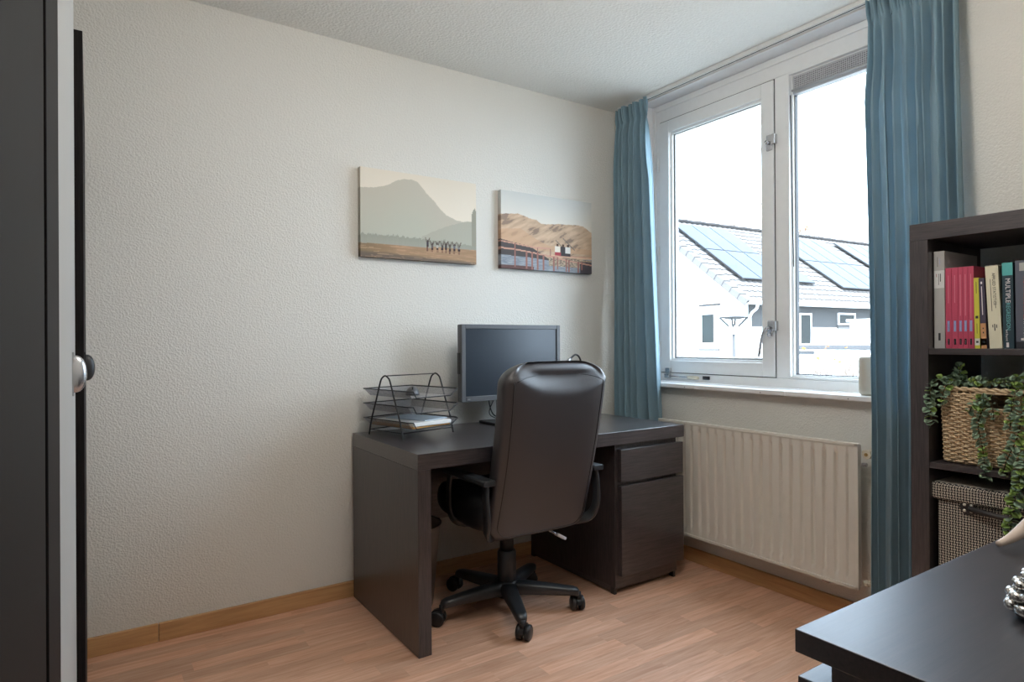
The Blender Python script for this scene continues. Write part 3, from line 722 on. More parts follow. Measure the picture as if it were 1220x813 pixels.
for k, zt_ in enumerate((.200, .136, .072)):
    u0, v0, v1 = .134, -.165, .165; zb_ = zt_-.030
    tray = obj('tray', (lambda bm: (quad(bm, (-u0+.022, v0+.02, zb_), (u0-.022, v0+.02, zb_), (u0-.022, v1-.02, zb_), (-u0+.022, v1-.02, zb_)),
        quad(bm, (-u0, v0+.02, zt_), (-u0+.022, v0+.02, zb_), (-u0+.022, v1-.02, zb_), (-u0, v1, zt_)),
        quad(bm, (u0, v0+.02, zt_), (u0-.022, v0+.02, zb_), (u0-.022, v1-.02, zb_), (u0, v1, zt_)),
        quad(bm, (-u0, v1, zt_), (-u0+.022, v1-.02, zb_), (u0-.022, v1-.02, zb_), (u0, v1, zt_)), bm)[-1])(B()), 'mesh', tr_)
    rim = [(-u0+.04, v0+.015, zb_+.001), (-u0+.012, v0, zt_), (-u0, v0+.02, zt_), (-u0, v1, zt_), (u0, v1, zt_), (u0, v0+.02, zt_), (u0-.012, v0, zt_), (u0-.04, v0+.015, zb_+.001)]
    obj('tray_rim', tube(B(), rim, .0027, 6, closed=True), 'blackm', tray, smooth=True)
def on_tray(name, label, cat, c, rz, zloc):
    o = thing(name, label, cat, (0, 0, 0)); mw = Matrix.Translation(TO) @ Matrix.Rotation(TA, 4, 'Z')
    p = mw @ Vector((c[0], c[1], zloc)); o.location = p; o.rotation_euler = (0, 0, TA+rz); return o
pf = on_tray('card_folder', 'amber card folder at the bottom of the lowest letter tray', 'folder', (-.005, -.005), .02, .0445)
obj('cover', box(B(), -.104, .104, -.135, .140, 0, .0035), 'folder', pf, bevel=.001)
obj('cover_top', box(B(), -.104, .104, -.135, .140, .0062, .0082), 'folder', pf, bevel=.0008)
obj('sheets', box(B(), -.100, .101, -.130, .137, .0035, .0062), 'paper', pf)
pf = on_tray('paper_stack', 'thick white stack of papers in the lowest letter tray', 'papers', (.002, -.012), -.03, .0528)
obj('sheets', box(B(), -.102, .100, -.136, .135, 0, .015), 'paper', pf, bevel=.001)
pf = on_tray('booklet', 'pale blue booklet on top of the papers in the lowest letter tray', 'booklet', (.03, -.0), .16, .068)
obj('cover', box(B(), -.078, .07, -.115, .115, 0, .004), 'paper_b', pf, bevel=.001)
ms_ = on_tray('computer_mouse', 'dark grey computer mouse in the top letter tray', 'mouse', (.015, .01), .9, .1705)
rings = []
for i in range(11):
    t = i/10; x = -.055+.11*t; w_ = .031*math.sqrt(max(.02, 1-(2*t-1)**4)); h_ = .038*math.sqrt(max(.03, sin(PI*min(.98, .06+t*.82)))); rings.append([(x, w_*cos(a*PI/12*2), max(0.0006, h_*max(0, sin(a*PI/12*2)))) for a in range(12)])
obj('shell', loft(B(), rings), 'greyp', ms_, smooth=True)
obj('wheel', tube(B(), [(-.036, -.003, .030), (-.036, .003, .030)], .008, 10), 'blackp', ms_)

# ------------------------------------------------------------------ canvas prints (the picture is flat colour on the canvas)
def interp(pts, u):
    if u <= pts[0][0]: return pts[0][1]
    for (a, b), (c, d) in zip(pts, pts[1:]):
        if u <= c: return b+(d-b)*(u-a)/(c-a)
    return pts[-1][1]
def mixc(a, b, t): t = max(0, min(1, t)); return tuple(x+(y-x)*t for x, y in zip(a, b))
def fb(x, y, s=1, seed=0): return noise.fractal(Vector((x*s+seed, y*s, seed*1.7)), 1, 2, 4)
def art1(u, v):
    c = art1_(u, v); g = sum(c)/3; return tuple(min(250, (q*.82+g*.18)*1.08+8+(.0, -.5, 1.5)[i]) for i, q in enumerate(c))
def art1_(u, v):
    sky = mixc((204, 194, 174), (212, 202, 182), v*2); c = sky
    ridge = interp([(0, .23), (.08, .22), (.15, .2), (.22, .165), (.29, .10), (.36, .07), (.42, .065), (.47, .085), (.50, .13), (.545, .2), (.61, .28), (.66, .36), (.72, .43), (.8, .475), (.86, .49), (.95, .475), (1, .47)], u)+.006*fb(u, 0, 30)
    if v > ridge: c = mixc((174, 167, 148), (168, 170, 152), (v-ridge)*1.8)
    r2 = interp([(.5, .72), (.64, .62), (.75, .55), (.86, .50), (1, .47)], u)+.01*fb(u, 3, 18)
    if v > r2 and u > .5: c = mixc((160, 158, 140), (158, 162, 146), (v-r2)*2)
    if u > .955 and v > .30+.1*abs(u-.985)*30+.03*fb(u, v, 60): c = (140, 138, 120)
    tr = .755-.045*abs(fb(u, 5, 22))-.03*abs(fb(u, 8, 60)); tr += .06*max(0, (u-.5))
    if v > tr: c = mixc((138, 140, 124), (152, 152, 136), (v-tr)*6)
    fl_ = .845+.004*fb(u, 1, 12)-.02*(u > .6)
    if v > fl_:
        n_ = fb(u, v*9, 9, 2); c = mixc((150, 118, 84), (168, 128, 92), .5+n_)
        if u < .35: c = mixc((126, 104, 72), c, u/.35)
        dk_ = .925+.05*max(0, u-.2); 
        if v > dk_: c = mixc(c, (92, 82, 72), min(1, (v-dk_)*30)*.8)
        if n_ > .35: c = mixc(c, (186, 146, 108), .5)
    for i, (pu, ht) in enumerate(((.552, .13), (.592, .1), (.64, .11), (.682, .11), (.716, .12), (.752, .11), (.792, .12), (.836, .12))):
        b_ = .885+.015*i/8; t_ = b_-ht; d = abs(u-pu)/.012
        col_b = [(58, 50, 58), (90, 80, 76), (168, 160, 146), (70, 66, 60), (60, 52, 52), (96, 90, 72), (92, 92, 100), (110, 112, 112)][i]
        if t_-.008 < v < t_+.016 and d < .34: c = (66, 54, 50)
        if t_+.016 <= v < t_+.055 and d < .75: c = col_b
        if t_+.055 <= v < t_+.078 and d < .8: c = (56, 44, 42)
        if t_+.078 <= v < b_ and .15 < d < .55: c = (104, 72, 58)
        for s_ in (-1, 1):     # raised arms
            ax_ = pu+s_*(.007+.010*(t_+.02-v)/.045)
            if t_-.032 < v < t_+.022 and abs(u-ax_) < .0035: c = (84, 68, 60)
    return c
def art2(u, v):
    c = art2_(u, v); g = sum(c)/3; return tuple(min(238, (q*.84+g*.16)*1.02+10) for q in c)
def art2_(u, v):
    c = mixc((188, 190, 186), (214, 208, 196), v*2.6)
    ridge = interp([(0, .31), (.05, .3), (.12, .29), (.17, .28), (.24, .30), (.3, .325), (.37, .335), (.42, .38), (.5, .372), (.6, .355), (.73, .345), (.85, .335), (.9, .345), (.95, .385), (1, .42)], u)+.006*fb(u, 0, 25)
    if v > ridge:
        n_ = fb(u*1.4, v*3+u*2, 5, 4); c = mixc((172, 140, 112), (204, 172, 140), .5+.9*n_)
        if n_ < -.33: c = mixc(c, (120, 100, 88), .6)
    if v > interp([(0, .5), (.2, .47), (.38, .6), (.5, .66), (1, .66)], u) and v < .74: c = mixc(c, (196, 152, 116), .7)
    hill = interp([(0, .63), (.12, .66), (.3, .69), (.42, .78), (.5, .84), (.6, .9)], u)
    if v > hill and u < .6: c = (72, 66, 66)
    wat = interp([(0, .83), (.3, .84), (.5, .86), (1, .80)], u)
    if v > wat: c = mixc((112, 122, 134), (150, 156, 164), .5+fb(u*2, v*14, 8, 7))
    if u > .5 and .82 < v < .93: c = mixc((110, 96, 84), (196, 170, 140), .5+fb(u*8, v*10, 6, 3))
    if u > .86 and v > .84: c = (66, 60, 66)
    if u < .34 and v > .955: c = (96, 66, 62)
    rail = (196, 142, 120); post = (150, 96, 86)
    if .52 < u and abs(v-.79) < .012: c = (214, 176, 140)
    for pts, th in (([(0, .655), (.14, .675), (.38, .71)], .008), ([(0, .742), (.15, .75), (.34, .775), (.5, .80), (.7, .84), (1, .88)], .010), ([(.38, .70), (.52, .70)], .007), ([(.5, .80), (1, .77)], .006)):
        if pts[0][0] <= u <= pts[-1][0] and abs(v-interp(pts, u)) < th: c = rail
    for pu, va, vb, w_ in ((.14, .67, .98, .006), (.26, .76, .99, .009), (.32, .76, 1, .008), (.38, .77, 1, .009), (.445, .79, 1, .009), (.555, .80, 1, .009), (.60, .8, .97, .006), (.70, .82, 1, .007), (.73, .83, 1, .009), (.84, .84, 1, .009), (.88, .84, .96, .007), (.52, .7, .8, .005), (.38, .7, .77, .004)):
        if abs(u-pu) < w_ and va < v < vb: c = post
    for k in (0, 1):            # gabled frame behind the people
        if abs((v-.60)-(u-.60-.08*k)*1.1+.04*k) < .008 and .58+.08*k < u < .70+.1*k: c = (110, 100, 92)
    for pu, col_b in ((.60, (222, 214, 200)), (.665, (64, 60, 62)), (.72, (216, 212, 206))):
        if abs(u-pu) < .030 and .655 < v < .75: c = col_b
        if abs(u-pu) < .012 and .625 < v < .657: c = (84, 56, 48)
    if abs(u-.605) < .034 and .735 < v < .782: c = (180, 66, 72)
    if .64 < u < .75 and .745 < v < .782: c = (60, 54, 56)
    return c
def canvas(name_label, x0, x1, z0, z1, art, seed):
    th = .030; W = x1-x0; Hh = z1-z0; root = thing('canvas_print', name_label, 'picture', ((x0+x1)/2, 0, z0), 0, 'canvas prints on the back wall')
    nx, nz2 = 220, 150; bm = B(); la = bm.loops.layers.color.new('print'); la = None
    bm.free(); me = bpy.data.meshes.new('canvas'); vs2 = []; cols = []; fc = []
    for i in range(nz2+1):
        for j in range(nx+1):
            vs2.append((-W/2+W*j/nx, -th-.0002, Hh*i/nz2)); cols += list(srgb(*[max(0, min(255, q)) for q in art(j/nx, 1-i/nz2)]))
    for i in range(nz2):
        for j in range(nx):
            a = i*(nx+1)+j; fc.append((a, a+1, a+nx+2, a+nx+1))
    base = len(vs2)
    def side(P, uvs):      # gallery-wrapped edge keeps the colours of the rim
        s0 = len(vs2)
        for (p, (u, v)) in zip(P, uvs): vs2.append(p); cols.extend(srgb(*[q*.9 for q in art(u, v)]))
        n_ = len(P)//2
        for k in range(n_-1): fc.append((s0+2*k, s0+2*k+1, s0+2*k+3, s0+2*k+2))
    side([p for i in range(61) for p in ((-W/2, -th-.0002, Hh*i/60), (-W/2, -.001, Hh*i/60))], [(0.0, 1-i/60) for i in range(61) for _ in (0, 1)])
    side([p for i in range(61) for p in ((W/2, -th-.0002, Hh*i/60), (W/2, -.001, Hh*i/60))], [(1.0, 1-i/60) for i in range(61) for _ in (0, 1)])
    side([p for i in range(61) for p in ((-W/2+W*i/60, -th-.0002, 0), (-W/2+W*i/60, -.001, 0))], [(i/60, 1.0) for i in range(61) for _ in (0, 1)])
    side([p for i in range(61) for p in ((-W/2+W*i/60, -th-.0002, Hh), (-W/2+W*i/60, -.001, Hh))], [(i/60, 0.0) for i in range(61) for _ in (0, 1)])
    me.from_pydata(vs2, [], fc); at = me.color_attributes.new('print', 'FLOAT_COLOR', 'POINT'); at.data.foreach_set('color', cols); me.update()
    x = N('printed_canvas'); ca = x.n('ShaderNodeVertexColor'); ca.layer_name = 'print'; x.l(ca.outputs['Color'], x.b.inputs['Base Color'])
    x.b.inputs['Roughness'].default_value = .7; x.b.inputs['Specular IOR Level'].default_value = .3
    nz = x.n('ShaderNodeTexNoise', Scale=700.); x.l(x.coord(), nz.inputs['Vector']); x.bump(nz.outputs['Fac'], .15, .0004)
    me.materials.append(x.m); o = bpy.data.objects.new('canvas', me); COL.objects.link(o); o.parent = root
    bm = B(); t = .02
    box(bm, -W/2+.002, -W/2+t, -th+.001, -.0008, .002, Hh-.002); box(bm, W/2-t, W/2-.002, -th+.001, -.0008, .002, Hh-.002); box(bm, -W/2+t, W/2-t, -th+.001, -.0008, .002, t); box(bm, -W/2+t, W/2-t, -th+.001, -.0008, Hh-t, Hh-.002)
    obj('stretcher_frame', bm, 'bone', root)
canvas('canvas print of a hazy mountain with people raising their arms, hung left', -1.568, -.967, 1.522, 1.926, art1, 1)
canvas('canvas print of sand dunes and a wooden jetty rail, hung right', -.819, -.209, 1.516, 1.918, art2, 2)

# ------------------------------------------------------------------ tall wardrobe and low cupboard at the left edge
WX = -2.609
wr = thing('wardrobe', 'tall dark wardrobe with a white far door at the left edge', 'wardrobe', (-2.92, -1.85, 0))
def wl(bm, c=(-2.92, -1.85, 0)):
    for v in bm.verts: v.co -= Vector(c)
    return bm
obj('carcass', wl(box(B(), -3.235, WX-.022, -2.80, -.885, .001, 2.36)), 'wood_wr', wr, bevel=.002)
obj('door', wl(box(B(), WX-.020, WX, -2.78, -2.137, .06, 2.34)), 'wood_wr', wr, bevel=.001)
obj('door', wl(box(B(), WX-.020, WX, -2.093, -1.848, .06, 2.34)), 'wood_wr', wr, bevel=.001)
wd = obj('door', wl(box(B(), WX-.020, WX, -1.845, -.888, .06, 2.34)), 'door_white', wr, bevel=.004)
wd['label'] = 'white door'
def bow_handle(y, xs, z0, z1, out, mat, par, f, lab=None):
    bm = B(); zm = (z0+z1)/2; nu, nv_ = 16, 10; G = []
    for i in range(nu+1):
        a = -PI/2+PI*i/nu; row_ = []
        for k in range(nv_+1):
            b_ = -PI/2+PI*k/nv_; ca = math.copysign(abs(cos(a))**.7, cos(a))
            row_.append(bm.verts.new((xs+.001+out*ca*abs(cos(b_))**.8, y+.014*sin(b_)*max(ca, .02), zm+(z1-z0)/2*sin(a))))
        G.append(row_)
    for A_, C_ in zip(G, G[1:]):
        for k in range(nv_): bm.faces.new((A_[k], A_[k+1], C_[k+1], C_[k]))
    h = obj('handle', f(bm), mat, par, smooth=True)
    obj('back_plate', f(box(B(), xs, xs+.003, y-.012, y+.012, z0-.006, z1+.006)), mat, h)
    return h
bow_handle(-1.21, WX, 1.036, 1.112, .024, 'chrome', wd, wl)
cu = thing('cupboard', 'lower dark cupboard against the wall beyond the white door', 'cupboard', (-2.9, -.45, 0))
cf = lambda bm: wl(bm, (-2.9, -.45, 0))
obj('carcass', cf(box(B(), -3.235, -2.625, -.868, -.018, .001, 1.90)), 'wood_wr', cu, bevel=.002)
cd = obj('door', cf(box(B(), -2.622, -2.591, -.866, -.022, .02, 1.914)), 'wood_wr', cu, bevel=.001)
bow_handle(-.80, -2.591, 1.040, 1.108, .022, 'blackm', cd, cf)

# ------------------------------------------------------------------ bookshelf
SX0, SX1 = -.41, -.018; SY0 = -1.793
bs = thing('bookshelf', 'black-brown open cube bookshelf standing right of the curtain', 'bookshelf', (-.215, -2.19, 0))
sf = lambda bm: wl(bm, (-.215, -2.19, 0))
SY1 = SY0-.79
obj('side_panel', sf(box(B(), SX0, SX1, SY0-.052, SY0, .0, 1.444)), 'wood_z', bs, bevel=.001)
obj('side_panel', sf(box(B(), SX0, SX1, SY1, SY1+.052, .0, 1.444)), 'wood_z', bs, bevel=.001)
obj('top_panel', sf(box(B(), SX0, SX1, SY1, SY0, 1.4445, 1.497)), 'wood_y', bs, bevel=.001)
obj('bottom_panel', sf(box(B(), SX0, SX1, SY1+.053, SY0-.053, .0, .052)), 'wood_y', bs, bevel=.001)
for z in (1.087, .734, .381): obj('shelf', sf(box(B(), SX0+.001, SX1, SY1+.053, SY0-.053, z, z+.018)), 'wood_y', bs, bevel=.001)
for z0, z1 in ((.0525, .3805), (.3995, .7335), (.7525, 1.0865), (1.1055, 1.444)):
    obj('divider', sf(box(B(), SX0+.001, SX1, -2.197, -2.179, z0, z1)), 'wood_z', bs)

SHZ = 1.1052
def mat_plain(name, rgb, rough=.45): 
    if name not in M: M[name] = plain(name, srgb(*rgb), rough)
    return name
mat_plain('ink_dark', (40, 40, 44)); mat_plain('ink_white', (225, 218, 218)); mat_plain('ink_red', (150, 70, 80)); mat_plain('label_blue', (150, 165, 210))
def book(name_label, y0, y1, h, depth, cover, lean=0, bands=(), words=(), group=None, xs=-.372, bars=()):
    # the spine faces the room (-x); origin at its bottom left corner, y0 > y1
    if not group: group = 'books on the top shelf'
    t = y0-y1; root = thing('book', name_label, 'book', (xs, y0, SHZ), 0, group); root.rotation_euler = (lean, 0, 0)
    bm = B(); box(bm, 0, .0018, -t, 0, 0, h); box(bm, .0018, depth, -.0018, 0, 0, h); box(bm, .0018, depth, -t, -t+.0018, 0, h)
    obj('cover', bm, cover, root, bevel=.0006)
    obj('pages', box(B(), .0022, depth-.004, -t+.002, -.002, .003, h-.004), 'paper', root)
    for z0, z1, mt in bands: obj('band', box(B(), -.0003, .0, -t+.0004, -.0004, z0, z1), mt, root)
    for s, size, mt, z, yy in words: text('title', s, size, mt, root, (-.0005, -t*yy, z), (0, 0, -1), (0, -1, 0))
    for z0, z1, yy, w_, mt in bars: obj('print_line', box(B(), -.0006, -.0001, -t*yy-w_/2, -t*yy+w_/2, z0, z1), mt, root)
    return root
mat_plain('cover_grey', (168, 166, 164)); mat_plain('cover_red', (178, 66, 92)); mat_plain('cover_lime', (196, 190, 66)); mat_plain('cover_plum', (66, 58, 76))
mat_plain('cover_cream', (214, 208, 184)); mat_plain('cover_teal', (34, 56, 66)); mat_plain('cover_slate', (84, 88, 100)); mat_plain('cover_maroon', (84, 26, 44)); mat_plain('band_teal', (84, 168, 166)); mat_plain('band_white', (206, 206, 204)); mat_plain('band_orange', (190, 140, 96))
mat_plain('cover_black', (30, 32, 40)); mat_plain('ink_teal', (110, 178, 180)); mat_plain('cover_red_pale', (206, 120, 140))
book('tall light grey book at the left end of the top shelf', -1.8475, -1.877, .303, .24, 'cover_grey', bands=((.188, .243, 'band_white'),), xs=-.374,
     bars=((.243-.035, .243-.010, .62, .0022, 'ink_dark'), (.243-.045, .243-.010, .45, .0014, 'ink_dark'), (.243-.02, .243-.010, .25, .0016, 'ink_red'), (.025, .048, .5, .006, 'ink_dark'), (.255, .285, .35, .001, 'ink_dark'), (.262, .28, .55, .001, 'label_blue')))
yb_ = -1.8785
reds = ['red textbook directly right of the tall grey book', 'second red textbook from the left in the red row', 'middle one of the five red textbooks', 'fourth red textbook from the left in the red row', 'red textbook directly left of the lime green book']
tk = [.0165, .0170, .0125, .0130, .0150]
for i, lab in enumerate(reds):
    ln = [.085, .085, .125, .125, .135][i]
    book(lab, yb_, yb_-tk[i], .2485, .20, 'cover_red', 
         bands=(),
         bars=((.225-ln, .225, .5, .0018, 'cover_red_pale'), (.052, .085, .5, .0062, 'label_blue'), (.056, .081, .5, .0016, 'ink_white'), (.012, .030, .5, .0050, 'ink_dark'), (.014, .026, .5, .0014, 'ink_white')))
    yb_ -= tk[i]+.0004
book('thin lime green book with a white label at its foot', -1.9560, -1.9695, .212, .14, 'cover_lime', lean=-.012, bands=((.010, .030, 'band_white'),),
     bars=((.165, .20, .5, .0012, 'ink_dark'), (.090, .098, .5, .007, 'ink_dark'), (.045, .075, .5, .0012, 'ink_dark'), (.017, .023, .5, .006, 'ink_dark')))
book('slim plum book with an orange foot and white label', -1.9720, -1.9870, .210, .14, 'cover_plum', lean=-.03, bands=((.0, .075, 'band_orange'), (.0095, .030, 'band_white')),
     bars=((.10, .185, .5, .0020, 'ink_white'), (.192, .199, .5, .004, 'ink_white'), (.045, .05, .5, .003, 'ink_dark'), (.058, .062, .5, .003, 'ink_dark'), (.017, .023, .5, .006, 'ink_dark')))
book('maroon book standing behind the lime and plum books', -1.956, -1.981, .222, .12, 'cover_maroon', xs=-.215)
book('cream book with black vertical lettering leaning left', -1.9935, -2.0255, .244, .20, 'cover_cream', lean=-.045,
     words=(('APPLIED STATISTICS', .0105, 'ink_dark', .222, .62),), bars=((.11, .205, .36, .0012, 'ink_dark'), (.118, .137, .66, .0012, 'ink_dark'), (.062, .070, .35, .0020, 'ink_dark'), (.052, .072, .5, .0024, 'ink_dark'), (.060, .070, .65, .0020, 'ink_dark')))
book('dark book with a teal top band and white title', -2.0275, -2.0535, .249, .20, 'cover_teal', lean=-.012, bands=((.212, .2487, 'band_teal'),),
     words=(('MULTIPLE', .0165, 'ink_white', .204, .5), ('REGRESSION', .0140, 'ink_teal', .133, .5), ('and Beyond', .0070, 'ink_white', .055, .35)),
     bars=((.004, .018, .4, .006, 'ink_white'),))
book('slate grey book with a red title at the right edge', -2.0575, -2.094, .252, .20, 'cover_slate', lean=-.006,
     bands=((.0, .020, 'cover_black'),), words=(('MOTIVATING', .013, 'ink_red', .205, .62), ('PEOPLE', .0135, 'ink_red', .13, .62), ('AT WORK', .0135, 'ink_white', .085, .62)), bars=((.222, .245, .5, .016, 'cover_grey'), (.024, .030, .5, .012, 'ink_white')))

# ------------------------------------------------------------------ wicker basket
random.seed(11)
bk_ = thing('wicker_basket', 'natural wicker basket with a cut-out grip on the middle shelf', 'basket', (-.22, -2.005, .7525))
hx0, hy0 = .158, .138; BH = .232
def rect_pt(s, k, off):       # s 0..1 around perimeter, k scale, off outward
    per = [(-hx0*k-off, hy0*k+off), (-hx0*k-off, -hy0*k-off), (hx0*k+off, -hy0*k-off), (hx0*k+off, hy0*k+off)]
    L = [2*hy0, 2*hx0, 2*hy0, 2*hx0]; T = sum(L); d = (s % 1)*T
    for i in range(4):
        if d <= L[i]:
            a = per[i]; b = per[(i+1) % 4]; t = d/L[i]; return Vector((a[0]+(b[0]-a[0])*t, a[1]+(b[1]-a[1])*t, 0))
        d -= L[i]
    return Vector(per[0]+(0,))
per_total = 4*hx0+4*hy0; NS = 68
bm = B(); rows = 32
for r in range(rows):
    z = .006+r*(BH-.020)/rows+.003; k = .955+.045*z/BH; segs = NS*4
    pts = []; cur = []
    for i in range(segs+1):
        s = i/segs; p = rect_pt(s, k, 0); w_ = sin(PI*s*NS+PI*(r % 2))*.0042
        n_ = Vector((p.x/abs(hx0), 0, 0)) if abs(p.x) > hx0*k*.995 else Vector((0, p.y/abs(hy0), 0)); n_ = n_.normalized() if n_.length else n_
        q = p+n_*w_; q.z = z+random.uniform(-.0009, .0009)
        hole = (p.x < -hx0*k*.98 and -.046 < p.y < .044 and .176 < z < .222)
        if hole:
            if len(cur) > 2: tube(bm, cur, .0034, 5)
            cur = []
        else: cur.append(q)
    if len(cur) > 2: tube(bm, cur, .0034, 5)
o = obj('weave', bm, 'wicker', bk_, smooth=True); o['kind'] = 'stuff'
bm = B()
for i in range(NS):
    s = (i+.5)/NS; a = rect_pt(s, .955, 0); b = rect_pt(s, 1, 0)
    zt_ = BH-.006
    if a.x < -hx0*.9 and -.046 < a.y < .044: zt_ = .175
    tube(bm, [Vector((a.x, a.y, .004)), Vector((b.x, b.y, zt_))], .0028, 5)
o = obj('stakes', bm, 'wicker', bk_); o['kind'] = 'stuff'
rp_ = [rect_pt(i/120, 1.0, .001) for i in range(120)]
bm = B()
for ph_ in (0, PI):
    tube(bm, [Vector((p.x, p.y, BH-.002))+Vector((.0035*cos(i*1.2+ph_)*(abs(p.x) > hx0*.99), .0035*cos(i*1.2+ph_)*(abs(p.y) > hy0*.99), .0040*sin(i*1.2+ph_))) for i, p in enumerate(rp_)], .0042, 6, closed=True)
obj('braided_rim', bm, 'wicker', bk_, smooth=True)
obj('basket_bottom', box(B(), -hx0*.93, hx0*.93, -hy0*.93, hy0*.93, .0015, .007), 'wicker', bk_)
bm = B(); hp = [(-hx0-.0, -.047, .174), (-hx0, .045, .174), (-hx0, .045, .221), (-hx0, -.047, .221)]
tube(bm, hp, .004, 6, closed=True); obj('grip_edge', bm, 'wicker', bk_, smooth=True)

# ------------------------------------------------------------------ trailing greenery
def leaf(bm, p, d, up, L, W, mi=0):
    d = d.normalized(); s = d.cross(up); s = s.normalized() if s.length > 1e-4 else Vector((1, 0, 0)); n_ = s.cross(d)
    pr = [(0, 0), (.25, .8), (.55, 1), (.85, .6), (1, 0)]
    mid = [bm.verts.new(p+d*L*t+n_*(.10*L*sin(PI*t))) for t, _ in pr]
    lf = [bm.verts.new(p+d*L*t+s*W*.5*w_+n_*(.10*L*sin(PI*t)+.12*W*w_)) for t, w_ in pr[1:4]]
    rt = [bm.verts.new(p+d*L*t-s*W*.5*w_+n_*(.10*L*sin(PI*t)+.12*W*w_)) for t, w_ in pr[1:4]]
    for A_ in (lf, rt):
        fs = [(mid[0], mid[1], A_[0]), (mid[1], mid[2], A_[1], A_[0]), (mid[2], mid[3], A_[2], A_[1]), (mid[3], mid[4], A_[2])]
        for f in fs: bm.faces.new(f).material_index = mi
def trail(label, pts, L, W, sp, seed, bright=.25, group='eucalyptus stems in the wicker basket'):
    rnd = random.Random(seed); p0 = Vector(pts[0]); root = thing('eucalyptus_trail', label, 'plant', p0, 0, group)
    P = [p-p0 for p in spline(pts, 8)]
    obj('stem', tube(B(), P, .0016, 6), 'stem', root, smooth=True)
    bm = B(); tot = 0; nxt = 0
    for a, b in zip(P, P[1:]):
        seg = (b-a).length; tot += seg
        while nxt < tot:
            t = 1-(tot-nxt)/seg; p = a.lerp(b, t); dr_ = (b-a).normalized(); an = rnd.uniform(0, 2*PI)
            for q in (0, PI):
                o1 = dr_.orthogonal().normalized(); o1.rotate(Matrix.Rotation(an+q, 3, dr_)); d = o1+dr_*rnd.uniform(.1, .6)+Vector((-.25, 0, .05))
                if d.x > .2: d.x *= .3
                k = rnd.uniform(.75, 1.15); leaf(bm, p, d, Vector((rnd.uniform(-1, 0), rnd.uniform(-.5, .5), 1)), L*.9*k, W*1.15*k, 1 if rnd.random() < bright else 0)
            nxt += sp*.95
    o = obj('leaves', bm, ['leaf', 'leaf2'], root, smooth=True, recalc=False); o['kind'] = 'stuff'
    return root
bx = -.385
rimz = .990
trail('leafy stem drooping over the left end of the wicker basket', [(-.33, -1.92, 1.0), (-.37, -1.875, 1.012), (-.402, -1.853, .99), (-.408, -1.848, .93), (-.404, -1.852, .868)], .024, .021, .012, 1, .15)
trail('short sprig over the top left rim of the basket', [(-.30, -1.93, .98), (-.36, -1.91, 1.01), (-.395, -1.885, .985), (-.402, -1.880, .93)], .024, .022, .013, 2, .1)
trail('upright sprig rising above the left of the basket rim', [(-.33, -1.90, .975), (-.35, -1.905, 1.02), (-.36, -1.915, 1.055)], .024, .024, .012, 3, .2)
trail('leafy stem lying along the middle of the basket rim', [(-.34, -1.925, .99), (-.372, -1.96, 1.008), (-.372, -2.01, 1.006), (-.375, -2.06, 1.012)], .021, .020, .010, 4, .5)
trail('leafy stem on the basket rim at the right', [(-.33, -2.02, 1.0), (-.36, -2.06, 1.02), (-.372, -2.10, 1.012)], .022, .020, .011, 5, .5)
trail('long stem trailing down the middle of the basket front', [(-.375, -1.99, .955), (-.402, -1.985, .925), (-.405, -1.975, .88), (-.406, -1.985, .82), (-.405, -1.992, .752), (-.412, -1.995, .728)], .021, .018, .010, 6, .35)
trail('sprig poking out through the basket grip hole', [(-.36, -1.97, .955), (-.395, -1.99, .958), (-.404, -2.01, .94), (-.405, -2.014, .895)], .020, .013, .014, 7, .2)
trail('sprig at the left corner of the grip hole', [(-.36, -1.975, .955), (-.398, -1.965, .945), (-.404, -1.950, .915)], .022, .018, .013, 8, .2)
trail('dark stem hanging over the right part of the basket', [(-.36, -2.07, 1.0), (-.398, -2.062, .975), (-.405, -2.055, .92), (-.404, -2.052, .875)], .021, .018, .010, 9, .15)
trail('long stem trailing from the right of the basket past the shelf', [(-.37, -2.10, .99), (-.412, -2.085, .93), (-.420, -2.075, .86), (-.421, -2.050, .79), (-.420, -2.040, .745)], .024, .020, .011, 10, .35)
trail('thick bright stem hanging in front of the woven box', [(-.40, -2.11, .86), (-.428, -2.095, .80), (-.432, -2.083, .74), (-.432, -2.070, .67), (-.430, -2.060, .60), (-.430, -2.068, .565)], .027, .022, .009, 12, .5)

# ------------------------------------------------------------------ woven storage box
wx = thing('storage_box', 'black and cream woven storage box with a lid on the lower shelf', 'box', (-.215, -2.008, .3997))
obj('body', box(B(), -.165, .165, -.152, .152, .001, .250), 'woven', wx, bevel=.006, seg=3)
ld = obj('lid', box(B(), -.178, .175, -.166, .166, .238, .292), 'woven', wx, bevel=.010, seg=3)
hs = obj('strap_handle', tube(B(), spline([(-.176, .062, .226), (-.184, .03, .224), (-.190, -.02, .221), (-.186, -.07, .222), (-.176, -.10, .226)], 5), [.0085]*21, 8), 'strap', wx, smooth=True)
obj('strap_patch', lathe(B(), [(.022, 0), (.022, .004), (.019, .005)], n=20, mat=Matrix.Translation((-.1655, .068, .226)) @ Matrix.Rotation(-PI/2, 4, 'Y')), 'strap', hs)
for dy, dz in ((-.009, -.009), (.009, -.009), (-.009, .009), (.009, .009)):
    obj('stud', lathe(B(), [(.0045, 0), (.0045, .002), (.002, .0035)], n=10, mat=Matrix.Translation((-.1702, .068+dy, .226+dz)) @ Matrix.Rotation(-PI/2, 4, 'Y')), 'stud', hs)

